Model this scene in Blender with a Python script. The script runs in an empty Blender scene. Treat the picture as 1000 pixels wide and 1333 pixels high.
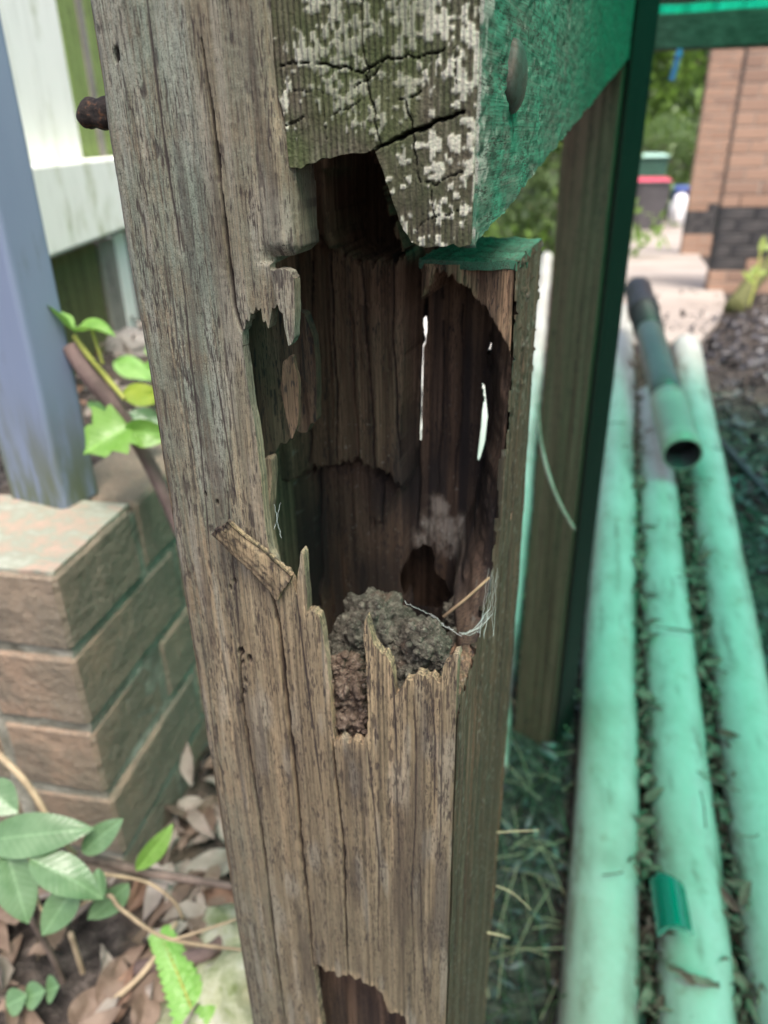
import bpy, bmesh, math, random
import numpy as np
from mathutils import Vector, Matrix

# ------------------------------------------------------------------ camera, world, sun, exposure
SC = bpy.context.scene
COL = SC.collection
F, CX, CY = 985.0, 500.0, 666.5            # focal length and centre of the 1000 x 1333 photograph
PITCH, ROLL, H = math.atan(F / 1960.8), -math.atan(36 / 1960.5), 1.3
fw = np.array([0, math.cos(PITCH), -math.sin(PITCH)])
rt0, up0 = np.array([1.0, 0, 0]), np.array([0, math.sin(PITCH), math.cos(PITCH)])
rt = math.cos(ROLL) * rt0 + math.sin(ROLL) * up0
up = -math.sin(ROLL) * rt0 + math.cos(ROLL) * up0
CAM = np.array([0, 0, H])
cd = bpy.data.cameras.new('camera')
cam = bpy.data.objects.new('camera', cd); COL.objects.link(cam); SC.camera = cam
cam.matrix_world = Matrix(((rt[0], up[0], -fw[0], CAM[0]), (rt[1], up[1], -fw[1], CAM[1]), (rt[2], up[2], -fw[2], CAM[2]), (0, 0, 0, 1)))
cd.sensor_fit = 'VERTICAL'; cd.sensor_height = 7.7; cd.lens = 7.7 * F / 1333
cd.clip_start, cd.clip_end = 0.01, 3000
cd.dof.use_dof = True; cd.dof.focus_distance = 0.306; cd.dof.aperture_fstop = 1.85; cd.dof.aperture_blades = 0

SUN_EL, SUN_AZ = math.radians(64), math.radians(160)      # veiled sun from behind the camera, a little to the right
W = bpy.data.worlds.new('World'); SC.world = W; W.use_nodes = True
wn = W.node_tree
sky = wn.nodes.new('ShaderNodeTexSky'); sky.sky_type = 'NISHITA'; sky.sun_disc = False
sky.sun_elevation, sky.sun_rotation = SUN_EL, SUN_AZ
sky.dust_density, sky.air_density, sky.ozone_density = 6.0, 1.0, 1.0
wn.links.new(sky.outputs[0], wn.nodes['Background'].inputs[0])
wn.nodes['Background'].inputs[1].default_value = 0.15
sl = bpy.data.lights.new('sun', 'SUN'); sl.energy = 1.5; sl.angle = math.radians(22); sl.color = (1, 0.96, 0.9)
so = bpy.data.objects.new('sun', sl); COL.objects.link(so)
sd = Vector((math.sin(SUN_AZ) * math.cos(SUN_EL), math.cos(SUN_AZ) * math.cos(SUN_EL), math.sin(SUN_EL)))
so.rotation_euler = sd.to_track_quat('Z', 'Y').to_euler(); so.location = (0, 0, 30)
SC.view_settings.view_transform = 'Standard'; SC.view_settings.look = 'None'
SC.view_settings.exposure = 1.15; SC.view_settings.gamma = 1.0
SC.render.engine = 'CYCLES'
SC.cycles.use_denoising = True
SC.cycles.max_bounces = 8; SC.cycles.transparent_max_bounces = 16

# ------------------------------------------------------------------ photograph pixel -> place
def ray(x, y): return fw + rt * (x - CX) / F - up * (y - CY) / F
def at(x, y, d): return CAM + ray(x, y) * d
def onz(x, y, z): v = ray(x, y); return CAM + v * ((z - H) / v[2])
def onpl(x, y, P, n): v = ray(x, y); return CAM + v * (((P - CAM) @ n) / (v @ n))

def gz(x, y):                                # height of the ground: rises to y = 3.4, falls beyond
    x = np.asarray(x, float); y = np.asarray(y, float)
    a = np.clip(y - .75, 0, None) * .136; b = .36 - np.clip(y - 3.4, -9, 13.6) * .078
    a = -np.log(np.exp(-9 * np.clip(a, -5, 8)) + np.exp(-9 * b)) / 9; b = 0
    l = np.clip((-.03 - x) / .17, 0, 1); l = l * l * (3 - 2 * l)
    c = np.clip((y - .0) / .4, 0, 1) * .475 * l * np.clip((2.4 - y) / .8, 0, 1)
    return a - b + c
def ong(x, y, dz=0):
    v = ray(x, y); lo = None; t = .2
    while t < 60:
        P = CAM + v * t
        if P[2] < gz(P[0], P[1]) + dz: break
        t *= 1.01
    a, b = t / 1.01, t
    for _ in range(20):
        m = (a + b) / 2; P = CAM + v * m
        if P[2] < gz(P[0], P[1]) + dz: b = m
        else: a = m
    return CAM + v * a

# post frame: s to the right along the front face, t into depth, z up
YAW = math.radians(18.5); S, DEP = 0.14, 0.19
A = np.array([math.cos(YAW), -math.sin(YAW), 0]); T = np.array([math.sin(YAW), math.cos(YAW), 0])
O = np.array([-0.10114, 0.31639, 0.0])
def fs(x, y, t=0.0): q = onpl(x, y, O + T * t, T) - O; return (q @ A, q[2])
def sd_(x, y, s=S): q = onpl(x, y, O + A * s, A) - O; return (q @ T, q[2])
def loc(P): q = np.asarray(P) - O; return np.array([q @ A, q @ T, q[2]])
def wld(s, t, z): return O + A * s + T * t + np.array([0, 0, z])

# ------------------------------------------------------------------ noise
def _h(ix, iy, iz, seed):
    n = (ix.astype(np.int64) * 374761393 + iy.astype(np.int64) * 668265263 + iz.astype(np.int64) * 2147483647 + seed * 1274126177) & 0xffffffff
    n = ((n ^ (n >> 13)) * 1274126177) & 0xffffffff
    n = ((n ^ (n >> 16)) * 2246822519) & 0xffffffff
    return ((n ^ (n >> 15)) & 0xffffff) / float(0xffffff)
def vn(x, y, z=None, seed=0):
    x = np.asarray(x, float); y = np.asarray(y, float)
    x, y = np.broadcast_arrays(x, y)
    ix, iy = np.floor(x), np.floor(y); fx, fy = x - ix, y - iy
    fx = fx * fx * (3 - 2 * fx); fy = fy * fy * (3 - 2 * fy)
    if z is None:
        o = np.zeros_like(ix)
        a, b, c, d = _h(ix, iy, o, seed), _h(ix + 1, iy, o, seed), _h(ix, iy + 1, o, seed), _h(ix + 1, iy + 1, o, seed)
        return ((a + (b - a) * fx) * (1 - fy) + (c + (d - c) * fx) * fy) * 2 - 1
    z = np.asarray(z, float); iz = np.floor(z); fz = z - iz; fz = fz * fz * (3 - 2 * fz)
    r = 0
    for k, wz in ((0, 1 - fz), (1, fz)):
        a, b, c, d = _h(ix, iy, iz + k, seed), _h(ix + 1, iy, iz + k, seed), _h(ix, iy + 1, iz + k, seed), _h(ix + 1, iy + 1, iz + k, seed)
        r = r + ((a + (b - a) * fx) * (1 - fy) + (c + (d - c) * fx) * fy) * wz
    return r * 2 - 1
def fbm(x, y, z=None, seed=0, o=4, g=.5):
    r, a, f = 0, 1, 1
    for k in range(o):
        r = r + a * vn(np.asarray(x) * f, np.asarray(y) * f, None if z is None else np.asarray(z) * f, seed + 17 * k); a *= g; f *= 2.03
    return r / (2 - 2 * g ** o if g == .5 else 1.8)
def ss(a, b, x): t = np.clip((x - a) / (b - a), 0, 1); return t * t * (3 - 2 * t)
def inpoly(px, py, poly):
    c = np.zeros(px.shape, bool); n = len(poly)
    for i in range(n):
        x1, y1 = poly[i]; x2, y2 = poly[(i + 1) % n]
        if y1 == y2: continue
        m = (y1 > py) != (y2 > py)
        c ^= m & (px < (x2 - x1) * (py - y1) / (y2 - y1) + x1)
    return c
def polyd(px, py, line):                     # distance to a polyline and the position along it (0..1)
    d = np.full(px.shape, 1e9); u = np.zeros(px.shape); n = len(line) - 1
    for i in range(n):
        x1, y1 = line[i]; x2, y2 = line[i + 1]; dx, dy = x2 - x1, y2 - y1
        k = np.clip(((px - x1) * dx + (py - y1) * dy) / (dx * dx + dy * dy + 1e-12), 0, 1)
        e = np.hypot(px - x1 - k * dx, py - y1 - k * dy); m = e < d
        d[m] = e[m]; u[m] = (i + k[m]) / n
    return d, u

# ------------------------------------------------------------------ objects
def mesh(name, v, f, m=None, parent=None, smooth=True, tone=None):
    me = bpy.data.meshes.new(name)
    v = np.asarray(v, np.float32)
    if isinstance(f, np.ndarray) and f.ndim == 2:
        n, k = f.shape
        me.vertices.add(len(v)); me.vertices.foreach_set('co', v.ravel())
        me.loops.add(n * k); me.loops.foreach_set('vertex_index', f.astype(np.int32).ravel())
        me.polygons.add(n); me.polygons.foreach_set('loop_start', np.arange(0, n * k, k, dtype=np.int32))
        me.polygons.foreach_set('loop_total', np.full(n, k, np.int32))
        me.update(calc_edges=True); me.validate()
    else:
        me.from_pydata([tuple(p) for p in v.tolist()], [], [tuple(q) for q in f])
    if smooth: me.polygons.foreach_set('use_smooth', np.ones(len(me.polygons), bool))
    if tone is None: tone = np.zeros((len(me.vertices), 4))
    if True:
        a = me.attributes.new('tone', 'FLOAT_COLOR', 'POINT'); a.data.foreach_set('color', np.asarray(tone, np.float32).ravel())
    if m is not None: me.materials.append(m)
    o = bpy.data.objects.new(name, me); COL.objects.link(o)
    if parent is not None: o.parent = parent
    return o
def tag(o, label=None, cat=None, group=None, kind=None):
    if label: o['label'] = label
    if cat: o['category'] = cat
    if group: o['group'] = group
    if kind: o['kind'] = kind
    return o
def empty(name, p=(0, 0, 0), rz=0, label=None, cat=None, group=None):
    o = bpy.data.objects.new(name, None); COL.objects.link(o)
    o.location = tuple(float(c) for c in p); o.rotation_euler = (0, 0, rz); o.empty_display_size = .05
    return tag(o, label, cat, group)
def copy_obj(o, parent=None):
    c = o.copy(); COL.objects.link(c)
    if parent is not None: c.parent = parent
    return c

class MB:                                    # collects shapes into one mesh
    def __init__(s): s.v, s.f, s.n = [], [], 0
    def add(s, v, f): s.v += [tuple(map(float, p)) for p in v]; s.f += [tuple(i + s.n for i in q) for q in f]; s.n += len(v)
    def box(s, lo, hi, M=None):
        p = [(x, y, z) for z in (lo[2], hi[2]) for y in (lo[1], hi[1]) for x in (lo[0], hi[0])]
        if M is not None: p = [tuple(M @ Vector(q)) for q in p]
        s.add(p, [(0, 2, 3, 1), (4, 5, 7, 6), (0, 1, 5, 4), (2, 6, 7, 3), (0, 4, 6, 2), (1, 3, 7, 5)]); return s
    def tube(s, pts, rad, n=10, cap=True):
        pts = [np.asarray(p, float) for p in pts]; rs = rad if hasattr(rad, '__len__') else [rad] * len(pts)
        v, f = [], []; ref = None
        for i, p in enumerate(pts):
            d = pts[min(i + 1, len(pts) - 1)] - pts[max(i - 1, 0)]; d = d / (np.linalg.norm(d) + 1e-12)
            if ref is None: ref = np.array([0, 0, 1.0]) if abs(d[2]) < .9 else np.array([1.0, 0, 0])
            a = np.cross(d, ref); a /= np.linalg.norm(a) + 1e-12; b = np.cross(d, a); ref = -np.cross(d, a) if False else ref
            for k in range(n):
                w = 2 * math.pi * k / n; v.append(p + rs[i] * (math.cos(w) * a + math.sin(w) * b))
        for i in range(len(pts) - 1):
            for k in range(n): f.append((i * n + k, i * n + (k + 1) % n, (i + 1) * n + (k + 1) % n, (i + 1) * n + k))
        if cap: f += [tuple(range(n - 1, -1, -1)), tuple((len(pts) - 1) * n + k for k in range(n))]
        s.add(v, f); return s
    def obj(s, name, m=None, parent=None, smooth=False): return mesh(name, s.v, s.f, m, parent, smooth)
def bevel(o, w, seg=2, ang=40):
    b = o.modifiers.new('bevel', 'BEVEL'); b.width = w; b.segments = seg; b.limit_method = 'ANGLE'; b.angle_limit = math.radians(ang); return o
def pipe_mesh(p0, p1, r, wall=.004, n=40, rings=40, sag=0.0, seed=0):   # an open-ended pipe
    p0, p1 = np.asarray(p0, float), np.asarray(p1, float); d = (p1 - p0); L = np.linalg.norm(d); d /= L
    a = np.cross(d, [0, 0, 1.0]); a /= np.linalg.norm(a); b = np.cross(a, d)
    v, f = [], []
    prof = [(k / rings * L, r) for k in range(rings + 1)] + [(L, r - wall), (L - .25, r - wall), (L - .26, 0.001)]
    prof = [(.26, .001), (.25, r - wall), (0, r - wall)] + prof
    for (u, q) in prof:
        w = vn(u * 3, 0.5, seed=seed) * sag; w2 = vn(u * 3, 7.5, seed=seed + 3) * sag
        for k in range(n):
            g = 2 * math.pi * k / n; v.append(p0 + d * u + a * (q * math.cos(g) + w) + b * (q * math.sin(g) + w2 * .4))
    for i in range(len(prof) - 1):
        for k in range(n): f.append((i * n + k, i * n + (k + 1) % n, (i + 1) * n + (k + 1) % n, (i + 1) * n + k))
    return v, f

# ------------------------------------------------------------------ materials
class NT:
    def __init__(s, name):
        s.m = bpy.data.materials.new(name); s.m.use_nodes = True; s.t = s.m.node_tree
        s.b = s.t.nodes['Principled BSDF']; s.out = s.t.nodes['Material Output']
        s.co = s.t.nodes.new('ShaderNodeTexCoord').outputs['Object']
    def n(s, typ, **k):
        x = s.t.nodes.new('ShaderNode' + typ)
        for a, v in k.items(): setattr(x, a, v)
        return x
    def set(s, sock, v):
        if hasattr(v, 'is_output'): s.t.links.new(v, sock)
        else: sock.default_value = v
    def map(s, scale, off=(0, 0, 0), co=None):
        x = s.n('Mapping'); s.t.links.new(co or s.co, x.inputs[0]); x.inputs['Scale'].default_value = scale; x.inputs['Location'].default_value = off; return x.outputs[0]
    def noise(s, scale=(1, 1, 1), detail=4, rough=.55, dist=0, off=(0, 0, 0), co=None):
        x = s.n('TexNoise'); s.t.links.new(s.map(scale, off, co), x.inputs['Vector']); x.inputs['Scale'].default_value = 1
        x.inputs['Detail'].default_value = detail; x.inputs['Roughness'].default_value = rough; x.inputs['Distortion'].default_value = dist; return x.outputs['Fac']
    def ramp(s, fac, stops, interp='LINEAR'):
        x = s.n('ValToRGB'); s.t.links.new(fac, x.inputs[0]); r = x.color_ramp; r.interpolation = interp
        while len(r.elements) < len(stops): r.elements.new(.5)
        for e, (p, c) in zip(r.elements, stops): e.position = p; e.color = (*c, 1) if len(c) == 3 else c
        return x.outputs[0]
    def g(s, fac, a, b):                     # grey ramp 0..1 between a and b
        x = s.n('MapRange'); s.t.links.new(fac, x.inputs[0]); x.inputs[1].default_value = a; x.inputs[2].default_value = b; x.interpolation_type = 'SMOOTHSTEP'; return x.outputs[0]
    def mix(s, fac, a, b, mode='MIX'):
        x = s.n('Mix', data_type='RGBA', blend_type=mode); s.set(x.inputs[0], fac)
        s.set(x.inputs[6], a if hasattr(a, 'is_output') else (*a, 1)); s.set(x.inputs[7], b if hasattr(b, 'is_output') else (*b, 1)); return x.outputs[2]
    def math(s, op, a, b=0.0):
        x = s.n('Math', operation=op); s.set(x.inputs[0], a); s.set(x.inputs[1], b); return x.outputs[0]
    def bump(s, h, strength=.5, dist=.001):
        x = s.n('Bump'); x.inputs['Strength'].default_value = strength; x.inputs['Distance'].default_value = dist; s.t.links.new(h, x.inputs['Height']); s.t.links.new(x.outputs[0], s.b.inputs['Normal'])
    def fin(s, col, rough=.8, spec=.3):
        s.set(s.b.inputs['Base Color'], col if hasattr(col, 'is_output') else (*col, 1)); s.set(s.b.inputs['Roughness'], rough); s.b.inputs['Specular IOR Level'].default_value = spec; return s.m
    def tone(s):
        x = s.n('Attribute', attribute_name='tone'); y = s.n('SeparateColor'); s.t.links.new(x.outputs['Color'], y.inputs[0]); return y.outputs[0], y.outputs[1], y.outputs[2], x.outputs['Alpha']

def wood(name, dark, mid, light, moss=(.16, .18, .11), stain=(.03, .022, .018), fresh=(.42, .30, .19), pale=(.42, .40, .36), axis=2, k=1.0, bump=.5, rough=.85, speck=0):
    m = NT(name)
    def sc(a, l): v = [a * k] * 3; v[axis] = l * k; return tuple(v)
    a = m.noise(sc(210, 1.5), 4, .6); b = m.noise(sc(680, 4.5), 4, .6, off=(3, 1, 7)); c = m.noise(sc(1500, 40), 3, .6, off=(9, 5, 2))
    d = m.noise((38 * k, 38 * k, 38 * k), 4, .6, off=(4, 4, 4)); e = m.noise(sc(2100, 190), 2, .5, off=(1, 8, 3)); e2 = m.noise(sc(130, 22), 3, .6, off=(7, 2, 5))
    col = m.ramp(a, [(.28, dark), (.5, mid), (.74, light)])
    col = m.mix(m.math('MULTIPLY', m.g(b, .42, .7), .42), col, dark)
    r, g, bl, al = m.tone()
    mm = m.math('MULTIPLY', r, m.g(m.math('ADD', m.math('MULTIPLY', d, .6), m.math('MULTIPLY', b, .4)), .3, .6))
    col = m.mix(m.math('MULTIPLY', bl, m.g(b, .65, .35)), col, fresh)
    col = m.mix(mm, col, moss)
    col = m.mix(al, col, pale)
    if speck:
        s1 = m.noise((1500,) * 3, 3, .7, off=(6, 1, 9)); ms = m.math('MULTIPLY', m.math('ADD', r, .25), speck)
        col = m.mix(m.math('MULTIPLY', m.g(s1, .52, .66), ms), col, tuple(x * .32 for x in moss)); col = m.mix(m.math('MULTIPLY', m.g(s1, .46, .34), m.math('MULTIPLY', ms, .6)), col, tuple(x * 1.7 for x in moss))
    col = m.mix(m.math('MULTIPLY', m.g(c, .48, .7), .6), col, m.mix(.5, dark, (0.02, 0.016, 0.012)))
    col = m.mix(m.math('MULTIPLY', m.g(m.math('ADD', e, m.math('MULTIPLY', m.math('SUBTRACT', e2, .5), .6)), .585, .665), .85), col, stain)
    col = m.mix(g, col, stain)
    hgt = m.math('ADD', m.math('MULTIPLY', b, .5), m.math('ADD', m.math('MULTIPLY', c, .35), m.math('MULTIPLY', m.noise((1700 * k,) * 3, 3, .6), .3)))
    m.bump(hgt, bump, .0012 / k)
    return m.fin(col, rough, .25)
def plain(name, c, rough=.6, spec=.4, var=.25, sc=6, bump=0, c2=None, metal=0, bsc=None):
    m = NT(name); a = m.noise((sc,) * 3, 5, .6)
    c2 = c2 or tuple(x * (1 - var) for x in c)
    col = m.mix(m.g(a, .35, .68), c, c2)
    if bump: m.bump(m.noise((bsc or sc * 8,) * 3, 4, .6), bump, .004)
    m.b.inputs['Metallic'].default_value = metal
    return m.fin(col, rough, spec)

M = {}
M['post'] = wood('weathered post wood', (.066, .050, .033), (.165, .124, .082), (.28, .222, .15), moss=(.165, .185, .15), stain=(.036, .027, .026), fresh=(.375, .27, .165), speck=.6)
M['cavity'] = wood('rotten brown heartwood', (.045, .027, .018), (.118, .074, .050), (.225, .150, .104), fresh=(.33, .205, .135), stain=(.022, .019, .020), bump=.8)
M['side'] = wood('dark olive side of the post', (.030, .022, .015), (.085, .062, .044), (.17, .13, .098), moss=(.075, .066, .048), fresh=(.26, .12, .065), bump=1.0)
M['beam_end'] = None
M['beam'] = wood('rough beam with painted green light', (.035, .038, .03), (.10, .115, .09), (.18, .20, .16), moss=(.045, .19, .125), axis=1, bump=.5)  # moss colour here is the roof's green light painted onto the wood
M['post2'] = wood('second post wood', (.055, .038, .024), (.125, .086, .056), (.175, .125, .085), k=.6)
M['darkwood'] = wood('shade dark board', (.007, .006, .005), (.014, .012, .010), (.025, .021, .017), k=.6)  # near black so that it carries the shade on the second post
M['rail'] = wood('dark rail wood', (.06, .055, .045), (.12, .11, .09), (.18, .165, .14), axis=0, k=.6)

# ------------------------------------------------------------------ GROUND
def sheet(name, x0, x1, y0, y1, nx, ny, m, dz=0, amp=.012, sx=None, sy=None):
    xs = sx if sx is not None else np.linspace(x0, x1, nx); ys = sy if sy is not None else np.linspace(y0, y1, ny)
    X, Y = np.meshgrid(xs, ys); Z = gz(X, Y) + dz + amp * fbm(X * 9, Y * 9, seed=4)
    v = np.stack([X, Y, Z], -1).reshape(-1, 3); nx, ny = len(xs), len(ys)
    i = np.arange((ny - 1) * (nx - 1)); r, c = i // (nx - 1), i % (nx - 1); q = r * nx + c
    return mesh(name, v, np.stack([q, q + 1, q + nx + 1, q + nx], 1), m)
m = NT('dark soil and mulch')
a = m.noise((9, 9, 9), 6, .65); b = m.noise((45, 45, 45), 4, .6, off=(2, 2, 2))
col = m.ramp(b, [(.35, (.018, .015, .014)), (.5, (.05, .042, .038)), (.68, (.12, .10, .088))])
col = m.mix(m.g(a, .5, .7), col, (.10, .078, .06))
m.bump(m.math('ADD', a, b), 1, .02); M['soil'] = m.fin(col, .95, .2)
gx = np.concatenate([[-400, -120, -40, -15, -7], np.linspace(-4, 6, 120), [9, 20, 60, 150, 400]])
gy = np.concatenate([[-300, -80, -20, -5, -2], np.linspace(-1, 5, 100), np.linspace(5.3, 20, 40), [24, 32, 60, 150, 500, 1200]])
tag(sheet('ground', 0, 0, 0, 0, 0, 0, M['soil'], sx=gx, sy=gy), kind='structure')

m = NT('worn concrete'); a = m.noise((1.6, 1.6, 1.6), 6, .6); b = m.noise((60, 60, 60), 4, .6)
col = m.mix(m.g(a, .35, .7), (.46, .40, .35), (.33, .28, .24)); col = m.mix(m.math('MULTIPLY', b, .4), col, (.24, .20, .17))
m.bump(b, .4, .004); M['concrete'] = m.fin(col, .9, .3)
def strip(name, pl, m, th=.05, dz=.02):       # slab following the ground between a left and a right edge line
    n = len(pl); v, f = [], []
    for (l, r) in pl:
        for k in range(7):
            p = np.asarray(l) + (np.asarray(r) - np.asarray(l)) * k / 6; z = gz(p[0], p[1]); v += [(p[0], p[1], z + dz), (p[0], p[1], z + dz - th)]
    for i in range(n - 1):
        for k in range(6):
            q = (i * 7 + k) * 2; w = ((i + 1) * 7 + k) * 2; f += [(q, q + 2, w + 2, w), (q + 1, w + 1, w + 3, q + 3)]
        q = i * 14; w = q + 14; f += [(q, w, w + 1, q + 1), (q + 12, q + 13, w + 13, w + 12)]
    f += [tuple((k * 2 for k in range(7))) + tuple(k * 2 + 1 for k in range(6, -1, -1))]
    q = (n - 1) * 14; f += [tuple(q + k * 2 + 1 for k in range(7)) + tuple(q + k * 2 for k in range(6, -1, -1))]
    return mesh(name, v, f, m, smooth=False)
def g2(x, y): p = ong(x, y); return p[:2]
pl = []
for yy in range(452, 284, -7):
    xl = float(np.interp(yy, [288, 400, 455], [770, 780, 800])); xr = float(np.interp(yy, [288, 300, 340, 370, 400, 430, 455], [905, 897, 912, 935, 945, 930, 905]))
    pl.append((g2(xl, yy), g2(xr, yy)))
tag(strip('path', pl, M['concrete'], .1, .03), kind='structure')
# pale slab beyond the near post
pl = [(g2(500, 640), g2(668, 640)), (g2(500, 560), g2(676, 560)), (g2(500, 480), g2(690, 480)), (g2(500, 400), g2(705, 400)), (g2(500, 330), g2(716, 330))]
M['pale'] = plain('pale concrete', (.62, .60, .55), .85, .3, .2, 2)
tag(strip('pavement', pl, M['pale'], dz=.03), kind='structure')

# ------------------------------------------------------------------ THE ROTTEN POST
post = empty('rotten_post', O, -YAW, 'weathered timber post with a large rotted hollow and splintered edges, nearest thing in view', 'post')
NZF = 0.0008
def fract(P, amp, seed, lev=3, mn=5):
    g_ = np.random.default_rng(seed); P = [tuple(p) for p in P]
    for q_ in range(lev):
        Q = []
        for a_, b_ in zip(P, P[1:]):
            Q.append(a_); L = math.hypot(b_[0] - a_[0], b_[1] - a_[1])
            if L > mn:
                k_ = g_.normal(0, amp); dx_, dy_ = b_[0] - a_[0], b_[1] - a_[1]; u_ = g_.uniform(.35, .65)
                if abs(dx_) < .35 * abs(dy_): k_ *= .16; Q.append((a_[0] + dx_ * u_ - dy_ * k_, a_[1] + dy_ * u_))
                else: Q.append((a_[0] + dx_ * u_, a_[1] + dy_ * u_ + L * k_ * 2.2))
        P = Q + [P[-1]]
    return P
def nearest(px, py, line):
    L = np.array(line); a_, b_ = L[:-1], L[1:]; d_ = b_ - a_; q_ = (d_ ** 2).sum(1) + 1e-14
    k_ = np.clip(((px[:, None] - a_[:, 0]) * d_[:, 0] + (py[:, None] - a_[:, 1]) * d_[:, 1]) / q_, 0, 1)
    nx_, ny_ = a_[:, 0] + k_ * d_[:, 0], a_[:, 1] + k_ * d_[:, 1]; e_ = np.hypot(nx_ - px[:, None], ny_ - py[:, None]); i_ = e_.argmin(1); r_ = np.arange(len(px))
    return nx_[r_, i_], ny_[r_, i_], e_[r_, i_]
def grid_mesh(name, U, V, tf, mapper, mat_, parent, keep=None, thick=None, tone=None, snap=()):
    """plate over a grid: tf = front depth, thick = thickness; keep = vertex mask"""
    nv, nu = U.shape
    i = np.arange((nv - 1) * (nu - 1)); r, c = i // (nu - 1), i % (nu - 1); q = r * nu + c
    f = np.stack([q, q + 1, q + nu + 1, q + nu], 1)
    if keep is not None:
        k = keep.reshape(-1); f = f[k[f].sum(1) >= 3]
        if len(snap):
            e = np.sort(np.concatenate([f[:, [0, 1]], f[:, [1, 2]], f[:, [2, 3]], f[:, [3, 0]]]), 1); key = e[:, 0].astype(np.int64) * U.size + e[:, 1]
            u_, cnt = np.unique(key, return_counts=True); u_ = u_[cnt == 1]; bi = np.unique(np.concatenate([u_ // U.size, u_ % U.size]))
            U, V = U.copy(), V.copy(); uf, vf = U.reshape(-1), V.reshape(-1); best = np.full(len(bi), 1e9); nu_, nv_ = uf[bi].copy(), vf[bi].copy()
            for L in snap:
                a_, b_, e_ = nearest(uf[bi], vf[bi], L); m_ = (e_ < best) & (e_ < .0012); nu_[m_], nv_[m_] = a_[m_], b_[m_]; best = np.minimum(best, e_)
            uf[bi], vf[bi] = nu_, nv_
    P = mapper(U, V, tf).reshape(-1, 3)
    tn = tone.reshape(-1, 4) if tone is not None else None
    if thick is not None:
        B = mapper(U, V, tf + thick).reshape(-1, 3); n = len(P)
        e = np.concatenate([f[:, [0, 1]], f[:, [1, 2]], f[:, [2, 3]], f[:, [3, 0]]])
        key = np.minimum(e[:, 0], e[:, 1]).astype(np.int64) * (n + 1) + np.maximum(e[:, 0], e[:, 1])
        u_, inv, cnt = np.unique(key, return_inverse=True, return_counts=True)
        be = e[cnt[inv] == 1]
        # rim walls in three steps so that the torn edge has relief
        f2 = [f, f[:, ::-1] + n, np.stack([be[:, 1] + 2 * n, be[:, 0] + 2 * n, be[:, 0] + 3 * n, be[:, 1] + 3 * n], 1)]
        f = np.concatenate(f2); P = np.concatenate([P, B, P, B])
        if tn is not None: tr_ = tn.copy(); tr_[:, 1] = tr_[:, 1] * .3; tn = np.concatenate([tn, tn, tr_, tn])
    used = np.unique(f); rm = np.full(len(P), -1); rm[used] = np.arange(len(used))
    return mesh(name, P[used], rm[f], mat_, parent, True, None if tn is None else tn[used])

# --- front face
su = np.linspace(0, S, 401)
zv = np.concatenate([np.arange(0.0, .70, .02), np.arange(.70, 1.365, NZF), np.arange(1.37, 1.8, .02)])
SU, ZV = np.meshgrid(su, zv)
CAV = [(350, -60), (352, 40), (356, 100), (364, 150), (374, 180), (378, 220), (384, 300), (387, 324), (376, 335), (352, 336), (351, 351), (378, 354), (382, 361), (384, 400), (383, 440), (376, 452),
       (370, 425), (368, 408), (364, 405), (361, 395), (357, 404), (354, 399), (352, 415), (349, 431), (346, 417), (343, 421), (340, 400), (336, 405), (333, 398), (330, 410), (327, 407), (324, 420), (321, 415), (318, 431), (315, 428), (316, 450), (321, 490), (327, 530), (335, 580), (340, 620),
       (342, 650), (346, 690), (352, 720), (360, 738), (374, 748), (383, 768), (386, 775), (388, 745), (392, 716), (395, 722), (398, 760), (400, 798), (409, 797), (416, 805), (421, 830), (426, 870),
       (430, 910), (433, 945), (436, 966), (445, 958), (452, 967), (460, 962), (470, 968), (479, 958), (478, 900), (476, 850), (474, 812), (477, 803), (482, 822), (486, 838), (493, 846), (502, 852),
       (508, 862), (512, 880), (515, 906), (522, 897), (530, 884), (537, 886), (546, 878), (556, 884), (566, 884), (574, 890), (577, 868), (583, 862), (590, 852), (596, 850), (600, 862), (604, 872),
       (612, 872), (640, 868), (900, 868), (900, -60)]
HOLE2 = [(408, 1258), (420, 1258), (432, 1264), (440, 1272), (452, 1270), (462, 1276), (470, 1272), (482, 1284), (492, 1290), (500, 1302), (506, 1318), (520, 1320), (528, 1325), (532, 1345), (540, 1420), (430, 1420), (418, 1330)]
CAVF = fract(CAV[:9], .015, 1, 2) + fract(CAV[9:47], .07, 2)+ fract(CAV[47:-2], .09, 3, 3, 3) + CAV[-2:]
HOLE2 = fract(HOLE2, .10, 4, 2)
cav = [fs(*p) for p in CAVF]; hole2 = [fs(*p) for p in HOLE2]
jit_s = .0006 * vn(SU * 900, ZV * 160, seed=1); jit_z = .0022 * vn(SU * 1100, ZV * 15, seed=2) * (np.abs(ZV - 1.1) < .14)
inc = inpoly(SU, ZV, cav)
inh = inpoly(SU, ZV, hole2)
keep = ~(inc | inh)
edge = np.minimum(polyd(SU, ZV, cav[:-2])[0], polyd(SU, ZV, hole2)[0])
fine = (ZV > .69)
t = .0004 * vn(SU * 120, ZV * 4, seed=5) + .00020 * fbm(SU * 420, ZV * 9, seed=6) + .00016 * fbm(SU * 1300, ZV * 50, seed=7, o=3) + .0002 * fbm(SU * 600, ZV * 600, seed=8)
rd = np.clip(.006 - SU, 0, .006); t += .006 - np.sqrt(.006 ** 2 - rd ** 2 * .98)
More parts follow.
